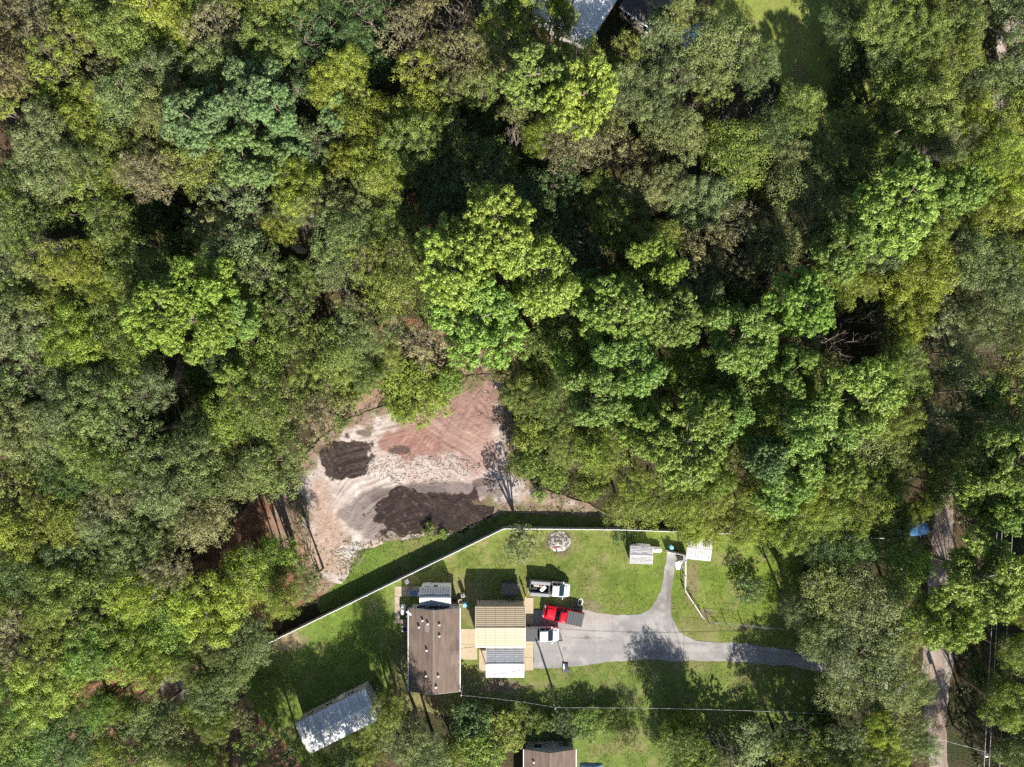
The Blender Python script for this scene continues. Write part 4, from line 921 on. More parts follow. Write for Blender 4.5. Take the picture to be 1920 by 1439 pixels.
MB().tube([(.23*math.cos(t), .66+.23*math.sin(t), 2.42) for t in np.linspace(0, 6.283, 17)], .02, 5, cap=False).build('rim', M_RUST, bh)
nb = MB()
for k in range(12):
    t = k*math.pi/6; nb.tube([(.22*math.cos(t), .66+.22*math.sin(t), 2.41), (.12*math.cos(t+.5), .66+.12*math.sin(t+.5), 2.0)], .007, 3)
nb.build('net', M_WHITE, bh)
MB().loft([pring(.2,-.35,-.05,.45,.45,.08), pring(.28,-.33,-.08,.4,.4,.08)]).build('ballast_tank', mat('pale_blue_plastic', (.5,.6,.72), .5), bh)
# white hoop by the red truck
o = MB().tube([(.30*math.cos(t), .52*math.sin(t), .05+.02*math.sin(3*t)) for t in np.linspace(0, 6.283, 26)], .07, 6, cap=False).build('hose_ring', M_WHITE, None, loc=P(1088, 1129), rot=(0,0,-.25)); tag(o, 'coiled white hose ring on grass beside the red pickup', 'hose')
# garden odds and ends by the brown house
def chair(label, c, rot):
    r = empty('garden_chair', P(*c), rot, label, 'chair')
    MB().obox((0,0,.42), (.25,.24,.02)).build('seat', M_WHITE, r, bevel=.01); MB().obox((0,-.25,.68), (.25,.02,.26)).build('backrest', M_WHITE, r, bevel=.01)
    for a in (-1,1):
        for b_ in (-1,1): MB().tube([(a*.22,b_*.2,.41),(a*.24,b_*.24,0)], .02, 6).build('leg', M_WHITE, r)
        MB().obox((a*.27,0,.62), (.025,.24,.015)).build('armrest', M_WHITE, r)
chair('white plastic garden chair in the house shade', (764, 1089), .5)
chair('white plastic garden chair on the pavers beside the shed', (785, 1113), 1.6)
def grill(label, c):
    r = empty('kettle_grill', P(*c), 0, label, 'grill')
    MB().lathe([(.02,.6),(.2,.65),(.28,.8),(.28,.84)], 16).build('bowl', M_BLACK, r, smooth=True); MB().lathe([(.285,.845),(.24,1.0),(.1,1.08),(.0,1.09)], 16).build('lid', M_BLACK, r, smooth=True)
    for k in range(3): t = k*2.09; MB().tube([(.15*math.cos(t),.15*math.sin(t),.66),(.3*math.cos(t),.3*math.sin(t),0)], .015, 5).build('leg', M_STEEL, r)
grill('black kettle grill in shade beside the white shed', (853, 1122))
def table(label, c, rot, m):
    r = empty('folding_table', P(*c), rot, label, 'table')
    MB().obox((0,0,.72), (.5,.32,.02)).build('top', m, r, bevel=.01)
    for a in (-1,1):
        for b_ in (-1,1): MB().tube([(a*.42,b_*.26,.70),(a*.45,b_*.28,0)], .018, 6).build('leg', M_STEEL, r)
table('small dark table left of brown house back wall', (758, 1163), 0.05, M_WOOD)
table('small blue table in shade on the pavers', (777, 1110), .1, mat('steel_blue', (.12,.2,.32), .5))
o = empty('upright_smoker', P(869, 1113), R(20), 'upright metal smoker standing alone on the sunny grass', 'smoker')
MB().box(-.28,.28,-.25,.25,.15,1.15).build('cabinet', M_BEDG, o, bevel=.03); MB().lathe([(.06,1.15),(.06,1.6),(.0,1.61)], 8).build('chimney', M_STEELD, o)
for a in (-1,1):
    for b_ in (-1,1): boxpart('leg', M_STEELD, o, a*.25-.02, a*.25+.02, b_*.22-.02, b_*.22+.02, 0, .15)
o = empty('stone_planter', P(864, 1127), 0, 'round buff stone planter at the brown house corner', 'planter')
MB().lathe([(.2,0),(.34,.35),(.38,.5),(.38,.55),(.3,.55),(.28,.46)], 18).build('bowl', M_CONCB, o, smooth=False); MB().lathe([(.27,.44),(.15,.5),(.01,.52)], 12).build('soil', M_CHAR, o)
o = empty('air_conditioner', P(760, 1176), 0, 'square air conditioning unit by the west wall', 'air conditioner')
MB().box(-.42,.42,-.42,.42,.06,.85).build('cabinet', M_BEDG, o, bevel=.03); MB().lathe([(.33,.855),(.33,.875),(.05,.89)], 18).build('fan_guard', M_BLACK, o); boxpart('pad', M_CONC, o, -.5,.5,-.5,.5,0,.06)
# ------------------------------------------------------------------ power poles and lines
def power_pole(label, c, h, arms=False, transformer=False):
    r = empty('utility_pole', P(*c), 0, label, 'utility pole')
    MB().tube([(0,0,0),(0,0,h)], [.16,.11], 10).build('pole', M_POLE, r)
    if arms:
        MB().obox((0,0,h-.35), (1.1,.06,.07)).build('crossarm', M_POLE, r)
        for x in (-1.0,-.35,1.0): MB().lathe([(.05,0),(.07,.06),(.05,.12),(.02,.16)], 8, (x,0,h-.28)).build('insulator', M_CHAR, r)
    if transformer:
        t = MB().lathe([(.26,0),(.28,.05),(.28,.8),(.24,.88),(.05,.9)], 16, (-.1,-.42,h-2.0)).build('transformer', mat('transformer_grey', (.55,.58,.6), .5), r, smooth=True)
        MB().lathe([(.04,0),(.05,.1),(.02,.2)], 8, (-.1,-.42,h-1.1)).build('bushing', M_CHAR, t)
    else:
        MB().obox((0,-.18,h-1.4), (.12,.09,.22)).build('meter_box', M_STEEL, r); MB().lathe([(.07,0),(.1,.1),(.1,.3),(.03,.35)], 10, (0,.0,h)).build('pole_cap', M_STEEL, r)
    return r
pA = P(1036, 1291); pC = P(1787, 1361); pB = P(1640, 1330)
power_pole('wooden service pole standing in the front yard', (1036, 1291), 6.0)
power_pole('roadside utility pole carrying a grey transformer', (1787, 1361), 8.4, True, True)
power_pole('slim wooden pole rising among the trees south of drive', (1530, 1300), 6.5)
pB = P(1530, 1300)
def cable(name, label, a, b, sag, rad=.022, twist=False):
    n = 22; pts = []
    for i in range(n+1):
        t = i/n; q = a.lerp(b, t); q.z -= sag*4*t*(1-t); pts.append(q)
    m = MB().tube(pts, rad, 5)
    if twist: m.tube([p+Vector((0, .03*math.cos(i*2.1), .03*math.sin(i*2.1))) for i, p in enumerate(pts)], rad, 5)
    o = m.build(name, M_WIRE, None); tag(o, label, 'cable')
T = lambda p, z: Vector((p.x, p.y, z))
hm = P(868, 1284)
mr_ = empty('service_mast', hm, 0, 'white service mast beside the brown house south corner', 'mast'); MB().tube([(0,0,0),(0,0,3.4)], .05, 8).build('pipe', M_TRIM, mr_); MB().lathe([(.09,3.4),(.1,3.5),(.02,3.58)], 8).build('weatherhead', M_TRIM, mr_)
cable('service_cable', 'pale cable from the brown house to the yard pole', T(hm, 3.45), T(pA, 5.9), .35, .013, True)
cable('service_cable', 'long pale cable from yard pole east over the lawn', T(pA, 5.95), T(pB, 6.4), .5, .013, True)
cable('service_cable', 'pale cable from roadside transformer pole into the trees', T(pC, 7.2), T(pB, 6.4), .3, .018, True)
for i, (dx, nm) in enumerate(((-1.0,'left'),(-.35,'middle'),(1.0,'right'))):
    a = T(pC, 8.25)+Vector((dx, 0, 0)); cable('power_line', f'{nm} of three power lines running up the right side', a+Vector((-1.5, -30, 0)), a+Vector((2.5, 62, 1.5)), .3, .034)
#TREES
# ------------------------------------------------------------------ trees
TR = np.random.default_rng(11)
def unit(v): return v/np.maximum(np.linalg.norm(v, axis=1, keepdims=True), 1e-9)
def leaf_cards(cen, nrm, ln, wd, tint, warm, direc=None):
    """one four-cornered leaf spray per point"""
    n = len(cen); nrm = unit(nrm); r_ = unit(TR.normal(size=(n, 3))) if direc is None else unit(direc)
    u = unit(r_-nrm*np.sum(r_*nrm, 1, keepdims=True)); v = np.cross(nrm, u)
    ln = np.asarray(ln).reshape(-1, 1)*np.ones((n, 1)); wd = np.asarray(wd).reshape(-1, 1)*np.ones((n, 1))
    bend = nrm*ln*.18
    a = cen-u*ln*.5-bend; b = cen+v*wd*.5+u*ln*.05; c = cen+u*ln*.5-bend; d = cen-v*wd*.5+u*ln*.05
    V = np.stack([a, b, c, d], 1).reshape(-1, 3); F = np.arange(4*n).reshape(-1, 4)
    return V, F, np.repeat(tint, 4), np.repeat(warm, 4)
def rdir(n, up=0.0):
    d = unit(TR.normal(size=(n, 3))); d[:, 2] += up; return unit(d)
def oak(name, Rr, H, seed, lobes=13, clumps=16, leaves=46, crad=.62, flat=.62, leafl=.27, leafw=.17, base=.45, sparse=0.0, warm=.15, spread=1.0):
    global TR; TR = np.random.default_rng(seed); rnd = random.Random(seed)
    zc = H*(1+base)/2-.3; rz = H*(1-base)/2
    V = []; F = []; T_ = []; Wm = []; nv = 0; lob = []
    k = 0
    while len(lob) < lobes and k < 4000:
        k += 1; a = rnd.uniform(0, 6.283); q = math.sqrt(rnd.random())*.70
        el = rnd.uniform(-.25, 1); c = np.array([q*Rr*math.cos(a), q*Rr*math.sin(a), zc+rz*el*math.sqrt(max(0, 1-q*q))*.7])
        lr = Rr*rnd.uniform(.30, .44)
        if all(np.linalg.norm((c-o[0])*np.array([1, 1, .7])) > .55*(lr+o[1]) for o in lob) or k > 1500: lob.append((c, lr))
    CC = []; CR = []; CT = []
    for c, lr in lob:
        n = max(3, int(clumps*(lr/(Rr*.37))**2)); got = []
        cand = c+rdir(n*4, .5)*lr*TR.uniform(.62, 1.04, (n*4, 1))*np.array([1, 1, .75])
        for q in cand:
            if len(got) < n and all((q[0]-g_[0])**2+(q[1]-g_[1])**2+(q[2]-g_[2])**2 > (crad*1.12)**2 for g_ in got): got.append(q)
        p = np.array(got); n = len(p); CC.append(p); CR.append(TR.uniform(.65, 1.25, n)*crad); CT.append(np.clip(TR.normal(.5, .13, n)+rnd.uniform(-.24, .24), .05, .95))
    CC = np.vstack(CC); CR = np.concatenate(CR); CT = np.concatenate(CT)
    if sparse > 0: m = TR.random(len(CC)) > sparse; CC, CR, CT = CC[m], CR[m], CT[m]
    nl = np.maximum(6, (leaves*(CR/crad)**2).astype(int)); idx = np.repeat(np.arange(len(CC)), nl); N = len(idx)
    d = rdir(N, .38); rr = TR.uniform(.62, 1.06, (N, 1))
    pos = CC[idx]+d*rr*CR[idx][:, None]*np.array([1, 1, flat])
    nr = d*1.0+TR.normal(size=(N, 3))*.24+np.array([.03, -.10, .22])
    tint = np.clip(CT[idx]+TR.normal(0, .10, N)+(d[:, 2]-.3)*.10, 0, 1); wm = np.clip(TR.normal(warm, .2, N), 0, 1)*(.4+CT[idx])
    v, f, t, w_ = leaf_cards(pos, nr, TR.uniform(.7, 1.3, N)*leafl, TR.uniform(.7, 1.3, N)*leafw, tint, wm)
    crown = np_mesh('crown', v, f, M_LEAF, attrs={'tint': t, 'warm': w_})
    # trunk, limbs and twigs
    b = MB(); lean = (rnd.uniform(-.4, .4), rnd.uniform(-.4, .4)); tz = H*base*.9
    tr_ = max(.13, Rr*.055)
    b.tube([(0, 0, -.1), (lean[0]*.4, lean[1]*.4, tz*.5), (lean[0], lean[1], tz), (lean[0]*1.2, lean[1]*1.2, H*.8)], [tr_*1.25, tr_, tr_*.8, tr_*.2], 7)
    for c, lr in lob:
        s0 = Vector((lean[0], lean[1], tz*rnd.uniform(.75, 1.25))); e = Vector(c); mid = s0.lerp(e, .5)+Vector((rnd.uniform(-.3, .3), rnd.uniform(-.3, .3), .3))
        b.tube([s0, mid, e], [tr_*.5, tr_*.34, tr_*.16], 5, cap=False)
        for q in range(4):
            dd = Vector((rnd.gauss(0, 1), rnd.gauss(0, 1), rnd.uniform(0, .9))).normalized()*lr*rnd.uniform(.7, 1.12)
            b.tube([mid.lerp(e, .6+.1*q), e+dd*.5+Vector((0, 0, .1)), e+dd], [tr_*.15, tr_*.11, .02], 4, cap=False)
    return crown, b.mesh('trunk', M_BARK, fix=False)
def pine(name, Rr, H, seed, lobes=12, tufts=26, crad=.50, needles=44, base=.58):
    global TR; TR = np.random.default_rng(seed); rnd = random.Random(seed)
    lob = []; k = 0; zc = H*(1+base)/2; rz = H*(1-base)/2
    while len(lob) < lobes and k < 4000:
        k += 1; a = rnd.uniform(0, 6.283); q = math.sqrt(rnd.random())*.78
        c = np.array([q*Rr*math.cos(a), q*Rr*math.sin(a), zc+rz*rnd.uniform(-.35, .95)*math.sqrt(max(0, 1-q*q))])
        lr = Rr*rnd.uniform(.24, .36)
        if all(np.linalg.norm((c-o[0])*np.array([1, 1, .8])) > .62*(lr+o[1]) for o in lob) or k > 2500: lob.append((c, lr))
    CC = []; CT = []
    for c, lr in lob:
        n = max(6, int(tufts*(lr/(Rr*.30))**2)); got = []
        for _ in range(n*5):
            d = rdir(1, .55)[0]; p = c+d*lr*TR.uniform(.6, 1.02)*np.array([1, 1, .62])
            if all(np.linalg.norm(p-g) > crad*.86 for g in got): got.append(p)
            if len(got) >= n: break
        CC += got; CT += list(np.clip(TR.normal(.5, .15, len(got))+rnd.uniform(-.12, .12), .05, .95))
    CC = np.array(CC); CT = np.array(CT); CR = TR.uniform(.8, 1.25, len(CC))*crad
    nl = (needles*(CR/crad)**2).astype(int); idx = np.repeat(np.arange(len(CC)), nl); N = len(idx)
    d = rdir(N, .35); rr = TR.uniform(.45, .95, (N, 1))
    pos = CC[idx]+d*rr*CR[idx][:, None]*np.array([1, 1, .8])
    nr = d*1.0+TR.normal(size=(N, 3))*.30+np.array([0, -.06, .2])
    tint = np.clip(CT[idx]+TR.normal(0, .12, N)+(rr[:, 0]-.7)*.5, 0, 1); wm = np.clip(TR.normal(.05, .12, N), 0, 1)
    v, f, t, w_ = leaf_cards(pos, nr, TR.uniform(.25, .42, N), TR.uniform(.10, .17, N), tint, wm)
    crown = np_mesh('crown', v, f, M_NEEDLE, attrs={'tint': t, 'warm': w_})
    b = MB(); tr_ = .22; lean = (rnd.uniform(-.5, .5), rnd.uniform(-.5, .5))
    b.tube([(0, 0, -.1), (lean[0]*.5, lean[1]*.5, H*.4), (lean[0], lean[1], H*.75), (lean[0], lean[1], H*.97)], [tr_*1.2, tr_, tr_*.7, tr_*.2], 8)
    for c, lr in lob:
        e = Vector(c); s0 = Vector((lean[0], lean[1], max(H*.45, min(H*.9, e.z-.25*Vector((e.x, e.y)).length)))); mid = s0.lerp(e, .55)+Vector((0, 0, .15))
        b.tube([s0, mid, e], [tr_*.42, tr_*.3, tr_*.15], 5, cap=False)
        for q in range(4):
            dd = Vector((rnd.gauss(0, 1), rnd.gauss(0, 1), rnd.uniform(.1, .7))).normalized()*lr*.8; b.tube([mid.lerp(e, .7), e+dd], [tr_*.14, .02], 4, cap=False)
    return crown, b.mesh('trunk', M_BARK, fix=False)
def bare(name, Rr, H, seed, depth=4):
    rnd = random.Random(seed); b = MB()
    def grow(p, d, l, r_, k):
        q = p+d*l*.5+Vector((rnd.gauss(0, .06), rnd.gauss(0, .06), 0))*l; e = q+(d+Vector((rnd.gauss(0, .2), rnd.gauss(0, .2), .05))).normalized()*l*.5
        b.tube([p, q, e], [r_, r_*.8, r_*.6], 5 if k > 1 else 4, cap=False)
        if k == 0: return
        for i in range(rnd.choice((2, 3, 3)) if k < depth else 5):
            sp = .75 if k == depth else .55
            nd = (d*.75+Vector((rnd.gauss(0, sp), rnd.gauss(0, sp), rnd.uniform(-.1, .45)))).normalized(); grow(e if rnd.random() < .6 else q.lerp(e, rnd.random()), nd, l*rnd.uniform(.62, .85), r_*.58, k-1)
    grow(Vector((0, 0, -.1)), Vector((rnd.uniform(-.06, .06), rnd.uniform(-.06, .06), 1)).normalized(), H*.45, max(.14, Rr*.05), depth)
    # fit the crown to its radius
    co = np.array(b.v); far = co[:, 2] > H*.3; s = Rr/max(np.percentile(np.hypot(co[far, 0], co[far, 1]), 95), .1); co[:, 2] *= H/co[:, 2].max()
    k = np.clip((co[:, 2]-H*.2)/(H*.3), 0, 1)*(s-1)+1; co[:, 0] *= k; co[:, 1] *= k; b.v = [tuple(c) for c in co]
    me = b.mesh('branches', M_DEAD, fix=False)
    t = MB().tube([(0, 0, -.1), (0, 0, H*.22)], [max(.16, Rr*.06), max(.13, Rr*.045)], 8).mesh('trunk', M_DEAD, fix=False)
    return me, t
OAKS = [oak('oak', 4.2, 13, 100+i, lobes=[10, 12, 9, 13, 11, 10][i], clumps=[15, 14, 14, 16, 13, 15][i], leaves=98, leafl=.195, leafw=.125, crad=[.82, .72, .92, .66, .86, .78][i], base=[.50, .56, .52, .56, .48, .54][i], warm=[.1, .2, .15, .3, .1, .2][i]) for i in range(6)]
FINE = [oak('oak', 4.2, 13, 200+i, lobes=14, clumps=20, leaves=52, crad=.58, leafl=.17, leafw=.11, base=.54, sparse=.06, warm=.2, flat=.8) for i in range(4)]
LOOSE = [oak('oak', 4.0, 13, 300+i, lobes=12, clumps=15, leaves=34, crad=.5, leafl=.22, leafw=.13, base=.52, sparse=.25, warm=.3) for i in range(3)]
PINES = [pine('pine', 5.2, 19, 400+i, lobes=[15, 18, 13, 16][i], tufts=[26, 22, 30, 25][i], crad=[.55, .5, .58, .52][i]) for i in range(4)]
SHRUB = [oak('shrub', 1.6, 2.4, 500+i, lobes=7, clumps=10, leaves=34, crad=.36, leafl=.16, leafw=.1, base=.12, warm=.1) for i in range(3)]
SAPL = [oak('sapling', 2.0, 9.0, 600+i, lobes=11, clumps=9, leaves=16, crad=.42, leafl=.22, leafw=.12, base=.25, sparse=.2, warm=.1) for i in range(2)]
BUSH = [oak('bush', 3.2, 6.0, 560+i, lobes=13, clumps=18, leaves=34, crad=.5, leafl=.24, leafw=.14, base=.12, warm=.15) for i in range(4)]
BARE = [bare('bare', 3.6, 12, 700+i) for i in range(3)]
LOW = [oak('low', 4.3, 12, 800+i, lobes=10, clumps=12, leaves=14, crad=.85, leafl=.5, leafw=.36, base=.45)[0] for i in range(3)]
KIND = {'O': (OAKS, 4.2, 13, 'broadleaf tree', 'broadleaf_tree'), 'F': (FINE, 4.2, 13, 'broadleaf tree', 'broadleaf_tree'), 'L': (LOOSE, 4.0, 13, 'thin-leaved tree', 'thin_leaved_tree'),
        'P': (PINES, 5.2, 19, 'pine', 'pine_tree'), 'S': (SHRUB, 1.6, 2.4, 'shrub', 'shrub'), 'U': (BUSH, 3.2, 6.0, 'bushy low tree', 'bushy_tree'), 'T': (SAPL, 2.0, 9.0, 'young tree', 'young_tree'), 'B': (BARE, 3.6, 12, 'bare dead tree', 'dead_tree')}
PAL = {'o': ((.194, .252, .061), 'olive green'), 'g': ((.196, .248, .098), 'dusty grey-green'), 'y': ((.244, .310, .054), 'yellow-green'), 'l': ((.192, .290, .060), 'fresh green'),
       'd': ((.100, .165, .052), 'dark green'), 't': ((.235, .230, .115), 'tan brown'), 'b': ((.155, .245, .086), 'bluish green'), 'k': ((.232, .322, .054), 'bright lime green'), 'w': ((.4, .35, .3), 'pale'), 'u': ((.262, .316, .050), 'yellow')}
TREES = []     # px, py, r_px, kind, palette, height, optional label
def tree(px, py, r_, kind, pal, h=None, label=None):
    if kind in 'OFL' and h is not None and h <= 8: kind = 'U'
    TREES.append([px, py, r_, kind, pal, h, label])
